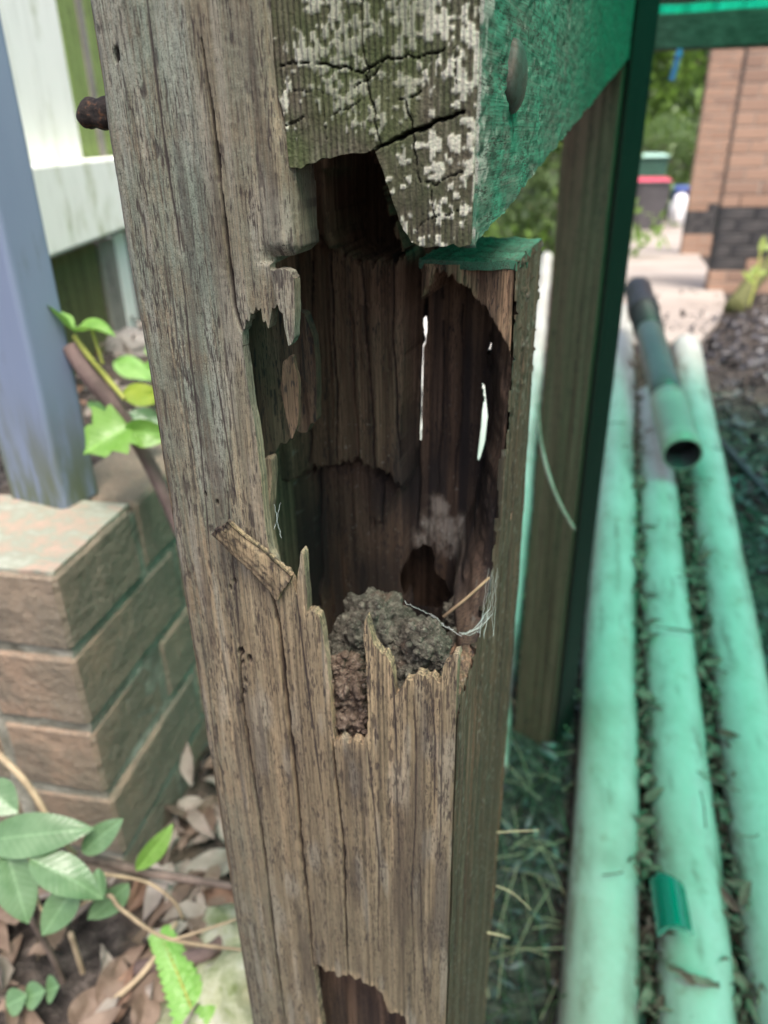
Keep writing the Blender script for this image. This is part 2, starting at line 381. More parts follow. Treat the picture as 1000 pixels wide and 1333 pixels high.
# rounded right edge of the tall cheek
ck = np.clip(.007 - edge, 0, .007) * (ZV > fs(365, 344)[1]) * (SU < .085); t += (.007 - np.sqrt(.007 ** 2 - ck ** 2 * .97))
rng = np.random.default_rng(5)
lines = [([(190, -10), (200, 75), (212, 168), (222, 240), (230, 285), (236, 330)], .0007, .002), ([(262, 50), (276, 144), (287, 240), (296, 312), (306, 400), (316, 432)], .0009, .004),
         ([(355, 772), (365, 820), (372, 900), (383, 1000), (387, 1040), (394, 1120), (402, 1190), (408, 1262)], .0013, .005), ([(313, 846), (316, 918), (322, 960), (338, 1060), (350, 1150), (358, 1230), (373, 1340)], .0009, .004),
         ([(432, 962), (440, 1040), (447, 1100), (450, 1180), (453, 1272)], .0009, .004), ([(478, 965), (487, 1050), (493, 1110), (492, 1240)], .0006, .002), ([(538, 905), (541, 960), (541, 1070), (535, 1150), (541, 1300)], .0005, .002),
         ([(296, 640), (300, 700), (306, 770), (313, 848)], .0006, .002), ([(515, 1000), (519, 1090), (520, 1130)], .0005, .0015), ([(235, 340), (250, 480), (262, 600), (275, 740)], .0005, .0014), ([(215, 300), (240, 520), (262, 720)], .0004, .001),
         ([(385, 775), (392, 830), (402, 900), (410, 960), (425, 1080)], .0006, .002), ([(560, 890), (566, 960), (565, 1060)], .0005, .0014), ([(510, 870), (514, 930), (517, 1010)], .0005, .0014), ([(330, 130), (337, 250), (345, 340)], .0004, .001),
         ([(275, 450), (292, 560), (308, 660)], .0005, .0012), ([(240, 900), (262, 1010), (280, 1120)], .0004, .0012), ([(268, 880), (285, 1000), (300, 1100), (318, 1230)], .0004, .0012), ([(545, 1100), (548, 1200), (556, 1330)], .0005, .0014), ([(575, 900), (575, 1000), (572, 1120)], .0004, .0012)]
for _ in range(26):
    x, y, l = rng.uniform(130, 600), rng.uniform(0, 1250), rng.uniform(60, 260)
    dx = (536 - x) / (2627 - y) * l; lines.append(([(x, y), (x + dx / 2 + rng.uniform(-2, 2), y + l / 2), (x + dx, y + l)], rng.uniform(.00025, .00035), rng.uniform(.0003, .0008)))
crk = np.zeros_like(t)
for L, w, d in lines:
    q = [fs(*p) for p in L]; zs = [p[1] for p in q]; ss_ = [p[0] for p in q]
    mz = (ZV > min(zs)) & (ZV < max(zs)) & (SU > min(ss_) - .01) & (SU < max(ss_) + .01)
    if not mz.any(): continue
    sx, zx = SU[mz] + .00035 * vn(ZV[mz] * 50, ZV[mz] * 0, seed=int(w * 1e6)), ZV[mz]
    e, u = polyd(sx, zx, q); ww = w * (.35 + .65 * np.clip(np.sin(math.pi * np.clip(u, .02, .98)) * 1.6, 0, 1)) * (1 + .4 * vn(zx * 120, zx * 0, seed=9))
    c = np.clip(1 - e / (ww * 1.1), 0, 1); t[mz] += (d if d >= .004 else d * .3) * c ** .5; crk[mz] = np.maximum(crk[mz], ss(.0, .6, c) * (1 if d >= .0012 else .75))
pit = np.zeros_like(t)
for x, y, r in ((314, 848, 5), (325, 858, 4), (316, 862, 3), (316, 918, 4), (320, 885, 3), (305, 757, 3), (300, 765, 2), (152, 72, 4), (268, 645, 2), (283, 655, 3), (318, 900, 3)):
    s0, z0 = fs(x, y); e = np.hypot((SU - s0) * 1.2, (ZV - z0) * .75) + .0006 * vn(SU * 900, ZV * 500, seed=3); rr = r / 2500
    c = ss(rr * 1.15, rr * .7, e); t += .004 * c; pit = np.maximum(pit, c)
# dark flecks along the grain
fl = vn(SU * 780, ZV * 95, seed=21) * .6 + vn(SU * 1500, ZV * 210, seed=22) * .5
dens = .45 * vn(SU * 55, ZV * 5, seed=23) + .25 * vn(SU * 160, ZV * 22, seed=24) + .30 * ss(.9, 1.08, ZV) + .17
fleck = ss(.62, .8, fl + dens * .42) * .7
t += .00035 * fleck
up_ = ss(1.06, 1.26, ZV)
moss = np.clip(up_ * (1.1 - .9 * np.clip(vn(SU * 60 + 3.3, ZV * 2.2, seed=31), 0, 1)) * (1 - .65 * ss(.05, .068, SU) * ss(1.2, 1.25, ZV)) + .35 * ss(.045, .0, SU) + .12 * ss(1, .85, ZV) * (.5 + .5 * vn(SU * 50, ZV * 6, seed=33)), 0, 1)
fresh = np.clip((.30 + .5 * ss(.86, 1.0, ZV)) * ss(1.26, 1.1, ZV) * (.6 + .6 * vn(SU * 130, ZV * 5, seed=34)) + .75 * ss(.006, .0005, edge) * (ZV < 1.2), 0, 1)
stain = np.clip(np.maximum(np.maximum(crk * .95, pit), fleck), 0, 1)
blot = ss(.15, .6, vn(SU * 140, ZV * 11, seed=36) * .7 + vn(SU * 300, ZV * 25, seed=37) * .4 + .45 * ss(.085, .12, SU) * ss(.84, .9, ZV) * ss(1.04, .97, ZV) - .12)
stain = np.maximum(stain, blot * .52)
pale = .18 * ss(.3, .8, vn(SU * 240, ZV * 30, seed=38) + .3 * up_)
tone = np.stack([moss, stain, fresh, pale], -1)
zsl = fs(365, 344)[1]; tb = np.where(ZV > zsl, .016, .0055) + .001 * vn(SU * 300, ZV * 60, seed=40)
wob = .0010 * vn(ZV * 40, ZV * 0, seed=41) + .0008 * vn(ZV * 9, ZV * 0, seed=42)
grid_mesh('front_face', SU, ZV, t, lambda u, v, d: np.stack([u + wob * ss(.03, 0, u), d, v], -1), M['post'], post, keep, tb, tone, (cav[:-2], hole2))

# --- right face (top of the low part is level, the rear part stands higher)
tv = np.linspace(.001, DEP, 150); zr = np.concatenate([np.arange(0, .46, .03), np.arange(.46, 1.2445, .0016), [1.2445]])
TV, ZR = np.meshgrid(tv, zr)
rim = np.interp(ZR, [0, 1.055, 1.062, 1.068, 1.085, 1.145, 1.2034, 1.2445], [0, 0, .02, .05, .082, .097, .107, .102]) + .003 * vn(ZR * 90, ZR * 0, seed=44) * ss(1.06, 1.08, ZR)
kr = TV >= rim - .003
brk = [sd_(*p) for p in ((690, 500), (700, 500), (700, 640), (688, 640), (686, 560))]
kr &= ~inpoly(TV + .001 * vn(ZR * 200, TV * 200, seed=4), ZR, [(.186, 1.20), (.2, 1.2), (.2, 1.15), (.187, 1.155)])
dr = -.0010 * vn(TV * 260, ZR * 7, seed=45) - .0012 * fbm(TV * 500, ZR * 16, seed=46) + .0016 * np.clip(vn(TV * 330, ZR * 3, seed=47) - .3, 0, 1) * 3 - .0015 * ss(.6, .85, vn(TV * 500, ZR * 400, seed=50)) * ss(1.1, 1.2, ZR)
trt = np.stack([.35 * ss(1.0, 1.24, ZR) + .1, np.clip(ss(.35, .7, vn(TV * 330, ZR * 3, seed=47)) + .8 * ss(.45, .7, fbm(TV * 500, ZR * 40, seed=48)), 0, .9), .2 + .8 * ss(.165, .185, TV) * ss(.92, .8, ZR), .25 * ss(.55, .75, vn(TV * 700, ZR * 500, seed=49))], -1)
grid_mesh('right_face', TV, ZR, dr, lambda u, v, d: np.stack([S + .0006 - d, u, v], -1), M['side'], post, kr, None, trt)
# --- left and back faces
tl = np.linspace(.004, DEP, 40); zl = np.concatenate([np.arange(0, .6, .03), np.arange(.6, 1.4, .005), np.arange(1.4, 1.8, .03)]); TL, ZL = np.meshgrid(tl, zl)
grid_mesh('left_face', TL, ZL, .0006 * fbm(TL * 300, ZL * 9, seed=51), lambda u, v, d: np.stack([d - .0002, u, v], -1), M['post'], post, None, .010, np.zeros(TL.shape + (4,)))
sb = np.linspace(.001, .139, 160); zb = np.concatenate([np.arange(0, .9, .03), np.arange(.9, 1.292, .0016)]); SB, ZB = np.meshgrid(sb, zb)
SL1 = [(547.4, 418), (549.2, 416), (549.2, 470), (547.4, 540), (545.6, 590), (544.8, 590), (545.8, 520), (547.0, 460)]
SL2 = [(625.5, 500), (628.5, 506), (633, 545), (629, 580), (621, 606), (619.5, 600), (624.2, 560), (626.5, 530)]
SL3 = [(639, 438), (643, 456), (637, 457)]
SL4 = [(511, 282), (523, 290), (528, 308), (518, 304)]
def grow(P, k):
    c = np.mean(P, 0); return [tuple(c + (np.array(p) - c) * np.array([1 + k, 1 + k / 14]) + 0) for p in P]
kb = np.ones(SB.shape, bool)
for P in (SL1, SL2, SL3, SL4): kb &= ~inpoly(SB, ZB, [fs(*p, DEP - .004) for p in grow(P, 3)])
kb &= ~((ZB > 1.2440) & (SB > .105))
grid_mesh('back_face', SB, ZB, .0006 * fbm(SB * 300, ZB * 9, seed=52), lambda u, v, d: np.stack([u, DEP - d, v], -1), M['cavity'], post, kb, -.004, np.zeros(SB.shape + (4,)))

# --- hollow: the eaten inner surface behind the front
sx_ = [fs(p[0], p[1], .156)[0] for p in SL1 + SL2]; sh = np.unique(np.concatenate([np.linspace(.006, .1397, 230)] + [np.arange(min(q) - .0008, max(q) + .0008, .00018) for q in (sx_[:8], sx_[8:])])); zh = np.arange(.93, 1.312, .0008); SH, ZH = np.meshgrid(sh, zh)
def lay(P, d, js=.0015, jz=.004, sd=60):
    q = [fs(*p, d) for p in P]
    return inpoly(SH + js * vn(SH * 300, ZH * 60, seed=sd), ZH + jz * vn(SH * 700, ZH * 12, seed=sd + 1), q)
base = .158 + .004 * vn(SH * 60, ZH * 5, seed=61)
th = base.copy()
th[lay([(250, 600), (345, 604), (380, 612), (420, 606), (470, 600), (524, 640), (524, 760), (540, 900), (250, 900)], .142, .0007)] = .142
th[lay([(250, 150), (480, 150), (492, 230), (530, 330), (527, 395), (524, 470), (522, 560), (522, 640), (500, 610), (470, 600), (420, 606), (400, 611), (345, 598), (250, 590)], .125, .0007)] = .125
th[lay([(430, 195), (470, 190), (478, 240), (470, 300), (440, 330), (395, 300), (380, 200)], .117, .0006)] = .117
th[lay([(455, 400), (500, 400), (505, 600), (490, 690), (470, 700), (463, 560)], .121, sd=70)] -= .0014
th[lay([(448, 192), (500, 190), (530, 290), (545, 330), (500, 335), (462, 320), (450, 260)], .15, sd=72)] = .172
# rear block above the right-hand recess
blk = lay([(548, 322), (600, 325), (760, 325), (760, 470), (668, 480), (660, 450), (648, 425), (632, 405), (612, 384), (594, 362), (580, 350), (568, 356), (550, 390)], .102, .0008, .002, 74)
th[blk] = .102 + .004 * (vn(SH[blk] * 90, ZH[blk] * 30, seed=75))
# right-hand rim: thick, torn wall sloping in from the side face
rimz = np.interp(ZH, [.93, 1.062, 1.068, 1.085, 1.145, 1.2034, 1.26], [.02, .03, .055, .084, .099, .109, .103])
wr = np.interp(ZH, [.93, 1.06, 1.10, 1.13, 1.165, 1.19, 1.24], [.034, .034, .028, .0215, .0195, .021, .016]) + .003 * vn(ZH * 60, ZH * 0, seed=77) + .0018 * vn(ZH * 240, SH * 200, seed=78)
k = np.clip((S - SH) / wr, 0, 1)
th = np.minimum(th, rimz + .003 + (base - rimz) * k ** 1.6 + .003 * fbm(SH * 150, ZH * 60, seed=79) * (k < 1)) * (k < 1) + th * (k >= 1)
# left wall curves forward
th -= .05 * np.clip((.02 - SH) / .014, 0, 1) ** 2
th += .0010 * vn(SH * 180, ZH * 4, seed=62) + .0006 * fbm(SH * 420, ZH * 12, seed=63) + .0004 * fbm(SH * 900, ZH * 90, seed=64)
ch = np.zeros_like(th)
for L, w, d in (([(470, 340), (478, 450), (488, 560), (489, 700)], .0006, .004), ([(432, 330), (436, 450), (440, 600)], .0005, .003), ([(548, 400), (547, 480), (545, 600), (541, 700)], .0006, .003), ([(405, 340), (409, 500), (404, 600)], .0005, .003),
                ([(555, 350), (553, 400), (549, 450)], .0012, .01), ([(510, 330), (512, 440), (520, 600)], .0005, .003), ([(403, 620), (406, 720), (410, 800)], .0008, .006), ([(600, 400), (598, 520), (590, 640)], .0005, .003), ([(575, 420), (572, 560), (570, 650)], .0005, .003), ([(575, 330), (573, 360), (576, 390)], .0006, .004)):
    q = [fs(*p, .125 if L[0][0] < 545 else .155) for p in L]; e, u = polyd(SH + .001 * vn(ZH * 60, ZH * 0, seed=int(L[0][0])), ZH, q); c = np.clip(1 - e / (w * 1.3), 0, 1); th += d * c ** .7; ch = np.maximum(ch, c)
dh = .158
hol = [(527, 770), (522, 745), (530, 728), (545, 720), (556, 722), (562, 735), (560, 752), (575, 768), (583, 785), (570, 800), (535, 800)]
kh = ~lay(hol, .146, .001, .001, 80)
for P in (SL1, SL2, SL3, SL4): kh &= ~inpoly(SH, ZH, [fs(*p, .156) for p in P])
kh &= ~((ZH > 1.2435) & (SH > fs(545, 330, .10)[0]))
mold = np.zeros_like(th)
for x, y, r in ((575, 700, .014), (567, 668, .010), (558, 692, .011), (595, 718, .011), (546, 708, .009), (600, 690, .008)):
    s0, z0 = fs(x, y, .15); mold = np.maximum(mold, ss(1.1, .2, np.hypot(SH - s0, (ZH - z0) * .8) / r + .5 * fbm(SH * 260, ZH * 200, seed=83)))
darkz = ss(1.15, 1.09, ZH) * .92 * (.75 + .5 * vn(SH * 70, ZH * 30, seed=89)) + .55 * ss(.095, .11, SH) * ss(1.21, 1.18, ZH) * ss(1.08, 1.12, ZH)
frh = np.clip(.30 * (1 - darkz) * (.5 + .7 * vn(SH * 200, ZH * 8, seed=84)) + .75 * (k < .9) * ss(.9, .2, k) * (.7 + .3 * vn(SH * 300, ZH * 80, seed=87)) + .7 * blk, 0, 1)
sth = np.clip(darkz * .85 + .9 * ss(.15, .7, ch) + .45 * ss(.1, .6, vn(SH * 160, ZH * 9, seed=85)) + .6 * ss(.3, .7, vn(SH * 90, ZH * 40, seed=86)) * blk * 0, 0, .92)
whs = .8 * ss(.80, .9, vn(SH * 700, ZH * 600, seed=88)) * ss(1.2, 1.1, ZH)
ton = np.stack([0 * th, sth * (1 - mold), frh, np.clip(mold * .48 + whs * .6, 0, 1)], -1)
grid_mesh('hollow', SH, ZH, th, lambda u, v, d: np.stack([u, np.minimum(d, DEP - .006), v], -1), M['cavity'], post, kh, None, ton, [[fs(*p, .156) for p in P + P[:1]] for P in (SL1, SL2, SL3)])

# --- solid wood below the hollow, seen through the lower hole, and the top of the rear block
b = MB(); b.box((.011, .04, 0), (.136, .182, .94)); core = b.obj('heartwood', M['cavity'], post)
Uc, Vc = np.meshgrid(np.arange(.012, .136, .0008), np.arange(.68, .94, .0015))
grid_mesh('inner_face', Uc, Vc, .034 + .003 * vn(Uc * 90, Vc * 7, seed=54) + .0015 * fbm(Uc * 300, Vc * 16, seed=55), lambda u, v, w: np.stack([u, w, v], -1), M['cavity'], post, None, None, np.stack([0 * Uc, .25 + .4 * ss(.0, .5, vn(Uc * 160, Vc * 14, seed=56)), .2 + 0 * Uc, 0 * Uc], -1))
st, sz = np.linspace(.100, .1895, 90), None
ss2 = np.linspace(fs(545, 330, .10)[0], .1405, 70); SS2, TT2 = np.meshgrid(ss2, st)
zt = 1.2445 + .0007 * fbm(SS2 * 200, TT2 * 200, seed=91) + .0012 * np.clip(vn(SS2 * 160, TT2 * 500, seed=92), 0, 1) - .004 * ss(.5, .8, vn(SS2 * 60, TT2 * 160, seed=93))
grid_mesh('block_top', SS2, TT2, zt, lambda u, v, d: np.stack([u, v, d], -1), M['beam'], post, None, -.004, np.stack([.8 + 0 * zt, .5 * ss(.2, .7, vn(SS2 * 60, TT2 * 160, seed=93)), 0 * zt, 0 * zt], -1))  # green tone on the block top is painted roof light
# ledge of crumbling wood inside the right-hand wall
ls, lt = np.linspace(.114, .1402, 50), np.linspace(.004, .15, 140); LS, LT = np.meshgrid(ls, lt)
zz = 1.040 + .024 * ss(.114, .138, LS) + .03 * ss(.09, .15, LT) + .006 * fbm(LS * 90, LT * 90, seed=95) + .003 * fbm(LS * 400, LT * 400, seed=96)
zz = np.minimum(zz, np.where(LT < .09, 1.068, 1.2))
grid_mesh('crumbling_ledge', LS, LT, zz, lambda u, v, d: np.stack([u, v, d], -1), M['cavity'], post, None, -.02, np.stack([0 * zz, .35 * ss(.1, .5, vn(LS * 200, LT * 200, seed=97)), .25 + .3 * vn(LS * 150, LT * 150, seed=98), .25 * ss(.6, .8, vn(LS * 900, LT * 900, seed=99))], -1))

def plate(name, P, t0, th_, mat_, tone_, bend=None, du=.0006, dv=.0009, jz=.002, seed=0, tilt=0):
    P = fract(list(P) + [P[0]], .08, seed, 2); q = [fs(*p, t0) for p in P]; xs = [p[0] for p in q]; zs = [p[1] for p in q]
    U, V = np.meshgrid(np.arange(min(xs) - .001, max(xs) + .0012, du), np.arange(min(zs) - .001, max(zs) + .0015, dv))
    kp = inpoly(U, V, q)
    d = t0 + .0006 * fbm(U * 400, V * 12, seed=seed + 2) + .0003 * fbm(U * 900, V * 60, seed=seed + 3)
    if bend: d = d + bend(U, V)
    fk = ss(.5, .7, vn(U * 780, V * 95, seed=seed + 5) * .6 + vn(U * 1500, V * 210, seed=seed + 6) * .5 + .15)
    tn = np.stack([0 * U + tone_[0], np.clip(tone_[1] + fk * .8, 0, 1), 0 * U + tone_[2], 0 * U], -1)
    return grid_mesh(name, U, V, d, lambda u, v, w: np.stack([u, w, v], -1), mat_, post, kp, th_, tn, (q,))
# thin remnant layer inside the left edge, and the loose flap in front of it
plate('inner_layer', [(290, 380), (372, 420), (384, 455), (387, 520), (386, 570), (378, 574), (370, 586), (362, 582), (352, 596), (346, 592), (340, 606), (280, 600)], .030, .006, M['cavity'], (0, .35, .1), lambda u, v: .022 * ss(.0, .05, u) ** 2 + .002 * vn(u * 90, v * 40, seed=3), seed=100)
plate('curled_flap', [(370, 470), (380, 462), (386, 500), (386, 555), (380, 575), (374, 540), (368, 500)], .024, .0025, M['cavity'], (0, .1, .35), lambda u, v: .006 * vn(u * 80, v * 30, seed=5), seed=110)
plate('rim_edge', [(340, 600), (350, 600), (356, 690), (366, 745), (358, 742), (346, 690)], .012, .006, M['post'], (.1, .2, .3), lambda u, v: .006 * vn(u * 60, v * 30, seed=8), seed=118)
# peeled strip standing proud of the face
p0, p1, p2, p3 = [np.array(fs(*p)) for p in ((288, 682), (309, 667), (381, 748), (362, 778))]
v, f, tn = [], [], []; nu, nw = 16, 60
for lay_ in (0, 1):
    for j in range(nw):
        for i in range(nu):
            a_, b_ = i / (nu - 1), j / (nw - 1)
            p = (p0 * (1 - a_) + p1 * a_) * (1 - b_) + (p3 * (1 - a_) + p2 * a_) * b_
            p = p + np.array([.0008 * vn(b_ * 7, 3.3, seed=5), .0015 * vn(a_ * 9, b_ * 0 + 1, seed=6) * (b_ < .08 or b_ > .9)])
            lift = -.0075 * (1 - b_) ** 1.5 - .0035 + .0012 * (2 * a_ - 1) ** 2 + .0004 * vn(a_ * 14, b_ * 4, seed=7)
            v.append((p[0], lift + (.0028 if lay_ else 0), p[1])); c = float(ss(.35, .6, vn(a_ * 9, b_ * 14, seed=8) * .6 + vn(a_ * 20, b_ * 30, seed=9) * .5 + .1))
            tn.append((0, c * .7 + .8 * (b_ < .035), .8, 0))
n1 = nu * nw
for j in range(nw - 1):
    for i in range(nu - 1):
        q = j * nu + i; f.append((q, q + 1, q + nu + 1, q + nu)); f.append((q + n1, q + nu + n1, q + nu + 1 + n1, q + 1 + n1))
for j in range(nw - 1):
    for q in (j * nu, j * nu + nu - 1): f.append((q, q + nu, q + nu + n1, q + n1))
for i in range(nu - 1):
    for q in (i, (nw - 1) * nu + i): f.append((q, q + 1, q + 1 + n1, q + n1))
tag(mesh('peeled_splinter', v, f, M['post'], post, True, tn), 'light brown splinter curling off the front face')

# ------------------------------------------------------------------ termite mud and dirt in the hollow
m = NT('termite mud'); a = m.noise((260,) * 3, 6, .7); b = m.noise((70,) * 3, 4, .6, off=(5, 2, 1)); c = m.noise((1200,) * 3, 3, .6)
col = m.ramp(a, [(.3, (.022, .020, .016)), (.5, (.075, .068, .055)), (.72, (.21, .19, .155))]); col = m.mix(m.math('MULTIPLY', m.g(b, .58, .74), .7), col, (.12, .08, .06))
col = m.mix(m.g(c, .62, .75), col, (.34, .31, .27)); m.bump(m.math('ADD', a, c), .9, .0015); M['mud'] = m.fin(col, .95, .2)
m = NT('reddish dirt'); a = m.noise((300,) * 3, 6, .7); col = m.ramp(a, [(.3, (.03, .021, .016)), (.5, (.095, .067, .05)), (.72, (.22, .17, .135))]); m.bump(a, .8, .0015); M['dirt'] = m.fin(col, .95, .2)
def ico(sub):
    bm = bmesh.new(); bmesh.ops.create_icosphere(bm, subdivisions=sub, radius=1); v = np.array([x.co[:] for x in bm.verts]); f = np.array([[q.index for q in p.verts] for p in bm.faces]); bm.free(); return v, f
I6, I4, I2 = ico(6), ico(4), ico(2)
def lump(c, r, seed, amp=.35, ref=I6):
    d = ref[0]; R = np.asarray(r)
    p = d * R; q = p + np.asarray(c)
    n1_ = fbm(q[:, 0] * 55, q[:, 1] * 55, q[:, 2] * 55, seed, 3); n2 = 1 - np.abs(fbm(q[:, 0] * 120, q[:, 1] * 120, q[:, 2] * 120, seed + 5, 3)) * 2; n3 = fbm(q[:, 0] * 420, q[:, 1] * 420, q[:, 2] * 420, seed + 9, 3)
    return p * (1 + amp * n1_ + .30 * n2 + .17 * n3)[:, None] + np.asarray(c), ref[1]
from mathutils import noise as mn_
def worley(q, f):
    r = np.empty(len(q))
    for i, p in enumerate((q * f).tolist()):
        d = mn_.voronoi(p)[0]; r[i] = d[1] - d[0]
    return r
def crumb(c, r, seed):
    d = I6[0]; p = d * np.asarray(r); q = p + np.asarray(c)
    wq = q + .0016 * np.stack([fbm(q[:, 0] * 300, q[:, 1] * 300, q[:, 2] * 300, k, 2) for k in (1, 2, 3)], -1)
    n1_ = fbm(q[:, 0] * 55, q[:, 1] * 55, q[:, 2] * 55, seed, 3); n3 = fbm(q[:, 0] * 500, q[:, 1] * 500, q[:, 2] * 330, seed + 9, 5, .6)
    md_ = ss(-.4, .5, fbm(q[:, 0] * 130, q[:, 1] * 130, q[:, 2] * 130, seed + 3, 2)); h_ = .0080 * n1_ + .0100 * (np.minimum(worley(wq, 75), .5) - .25) + .0016 * md_ * (np.minimum(worley(wq + .01, 210), .5) - .25) + .0030 * n3 - .003 * ss(.35, .7, -n1_)
    return p + d * h_[:, None] + np.asarray(c), I6[1]
def lumps(name, L, mat_, parent=None):
    V, Fc, n = [], [], 0
    for q in L:
        v, f = (crumb(*q) if len(q) == 3 else lump(*q)); V.append(v); Fc.append(f + n); n += len(v)
    return mesh(name, np.concatenate(V), np.concatenate(Fc), mat_, parent, False)
def lp(x, y, t_): s_, z_ = fs(x, y, t_); return (s_, t_, z_)
rng = np.random.default_rng(18); MUDX = [(rng.uniform(440, 592), 0, 0, rng.uniform(.0006, .0016)) for _ in range(60)]
MUDX = [(x_, np.interp(x_, [440, 487, 530, 570, 592], [815, 772, 805, 815, 850]) + rng.uniform(0, 75), rng.uniform(.012, .03), r_) for (x_, _, _, r_) in MUDX]
mudc = lumps('termite_mud', [(lp(487, 815, .045), (.0165, .02, .0185), 3), (lp(520, 835, .04), (.014, .018, .014), 13), (lp(560, 842, .03), (.0105, .012, .0125), 23), (lp(572, 862, .022), (.0075, .008, .008), 33), (lp(452, 838, .03), (.010, .012, .013), 43), (lp(535, 868, .02), (.010, .008, .010), 53),
                             (lp(500, 880, .035), (.026, .02, .016), 63), (lp(560, 885, .05), (.014, .02, .012), 73), (lp(588, 838, .06), (.0075, .012, .009), 83), (lp(597, 806, .09), (.0065, .010, .009), 93)] + [(lp(x_, y_, t_), (r_, r_, r_), 600 + i_, .5, I4) for i_, (x_, y_, t_, r_) in enumerate(MUDX)], M['mud'], None)
mudc.location = tuple(O); mudc.rotation_euler = (0, 0, -YAW)
tag(mudc, 'lumpy grey termite mud heaped at the bottom of the hollow', 'termite mud')
rng = np.random.default_rng(8); L = []
for i in range(110):
    x, y = rng.uniform(432, 478), rng.uniform(880, 962); r = rng.uniform(.0005, .0014); L.append((lp(x, y, .0075 + rng.uniform(-.003, .003) + .004 * (y < 880)), (r, r, r * .9), 200 + i, .8, I4 if r > .0017 else I2))
L += [(lp(455, 885, .013), (.0095, .008, .012), 701), (lp(455, 925, .013), (.0095, .0075, .016), 702), (lp(450, 865, .016), (.009, .009, .008), 703)]
L += [(lp(440 + rng.uniform(-8, 14), 862 + rng.uniform(-12, 18), .012), (.002, .002, .002), 500 + i, .6, I4) for i in range(5)]
dirt = lumps('crumbly_dirt', L, M['dirt']); dirt.location = tuple(O); dirt.rotation_euler = (0, 0, -YAW)
tag(dirt, 'reddish brown crumbs of dirt filling the slot below the termite mud', 'dirt', kind='stuff')
M['web'] = plain('cobweb', (.50, .53, .52), .6, .3, .1, 40)
M['straw'] = plain('dry straw', (.34, .24, .15), .8, .2, .35, 60)
w = MB(); rng = np.random.default_rng(3)
def strand(a_, b_, r=.00016, sag=.002, n=10):
    a_, b_ = np.array(a_), np.array(b_); w.tube([a_ * (1 - k / n) + b_ * k / n + np.array([0, 0, -sag * math.sin(math.pi * k / n)]) + rng.normal(0, .0003, 3) for k in range(n + 1)], r, 4)
r0, r1, r2 = lp(643, 742, .083), lp(634, 825, .02), lp(600, 826, .03)
for _ in range(6): strand(np.array(r0) + rng.normal(0, .0012, 3), np.array(r1) + rng.normal(0, .0022, 3), .00005, .001, 16)
for _ in range(6): strand(np.array(r2) + rng.normal(0, .0012, 3), np.array(lp(635, 800, .05)) + rng.normal(0, .0015, 3), .00007, .004)
strand(lp(527, 784, .05), lp(562, 800, .05), .0001, .0005); strand(lp(562, 800, .05), lp(600, 828, .03), .00016, .001); strand(lp(562, 801, .05), lp(590, 820, .03), .00014, .001); strand(lp(600, 828, .03), lp(640, 790, .06), .0001, .003)
web = w.obj('cobweb', M['web']); web.location = tuple(O); web.rotation_euler = (0, 0, -YAW); tag(web, 'torn white cobweb strands hanging on the right rim of the hollow', 'cobweb')
w = MB(); strand(lp(357, 655, .004), lp(366, 700, .004), .0001, 0); strand(lp(366, 655, .002), lp(357, 690, .004), .0001, 0); web2 = w.obj('cobweb', M['web']); web2.location = tuple(O); web2.rotation_euler = (0, 0, -YAW); tag(web2, 'tiny white web threads on the left rim of the hollow above the splinter', 'cobweb')
w = MB(); w.tube([lp(577, 803, .045), lp(606, 780, .05), lp(637, 752, .05)], [.0009, .0008, .0006], 6); st_ = w.obj('straw', M['straw'], None, True); st_.location = tuple(O); st_.rotation_euler = (0, 0, -YAW)
tag(st_, 'thin dry brown straw leaning above the termite mud', 'straw')

# ------------------------------------------------------------------ beam
beam = empty('beam', O, -YAW, 'rough timber beam with green light put into its side colour, let into the rotten post, end grain spotted with pale lichen', 'beam')
m = NT('beam end grain with lichen')
rib = m.n('TexWave', wave_type='BANDS', bands_direction='X'); m.t.links.new(m.map((1, 1, 1)), rib.inputs[0]); rib.inputs['Scale'].default_value = 150; rib.inputs['Distortion'].default_value = 1.5; rib.inputs['Detail'].default_value = 2; rib.inputs['Detail Scale'].default_value = .3
a = m.noise((60,) * 3, 5, .6); b = m.noise((500, 500, 120), 4, .6, off=(3, 3, 1)); c = m.noise((900,) * 3, 3, .6)
col = m.mix(m.g(a, .35, .65), (.07, .06, .042), (.06, .066, .036)); col = m.mix(m.math('MULTIPLY', m.g(b, .45, .7), .6), col, (.15, .135, .10))
col = m.mix(m.math('MULTIPLY', m.g(rib.outputs['Fac'], .5, .95), .35), col, (.035, .032, .022))
r_, g_, b_, a_ = m.tone()
col = m.mix(r_, col, m.mix(m.g(c, .4, .6), (.38, .38, .31), (.44, .415, .345))); col = m.mix(b_, col, (.055, .07, .025)); col = m.mix(g_, col, (.012, .01, .008))
m.bump(m.math('ADD', m.math('MULTIPLY', rib.outputs['Fac'], .6), m.math('ADD', b, c)), .8, .0008); M['beam_end'] = m.fin(col, .9, .2)
BP = [(352, -90), (356, 100), (370, 150), (378, 218), (400, 213), (430, 206), (460, 199), (488, 193), (492, 205), (505, 240), (520, 288), (534, 314), (546, 321), (570, 320), (598, 322), (618, 319), (632, 308), (640, 200), (640, -90)]
bq = [fs(*p, .003) for p in BP]; bq = [(min(s_, .1392), z_) for s_, z_ in bq]
U, V = np.meshgrid(np.arange(.066, .1394, .0004), np.arange(1.262, 1.40, .0005))
bq = fract(bq, .05, 5, 2, .004); kp = inpoly(U, V, bq)
d = .003 + .00025 * np.sin(2 * math.pi * (U + .02 * (V - 1.3)) / .0021 + .6 * vn(U * 90, V * 20, seed=1)) + .0008 * vn(U * 60, V * 60, seed=4) + .0003 * fbm(U * 500, V * 300, seed=5)
ck = np.zeros_like(d)
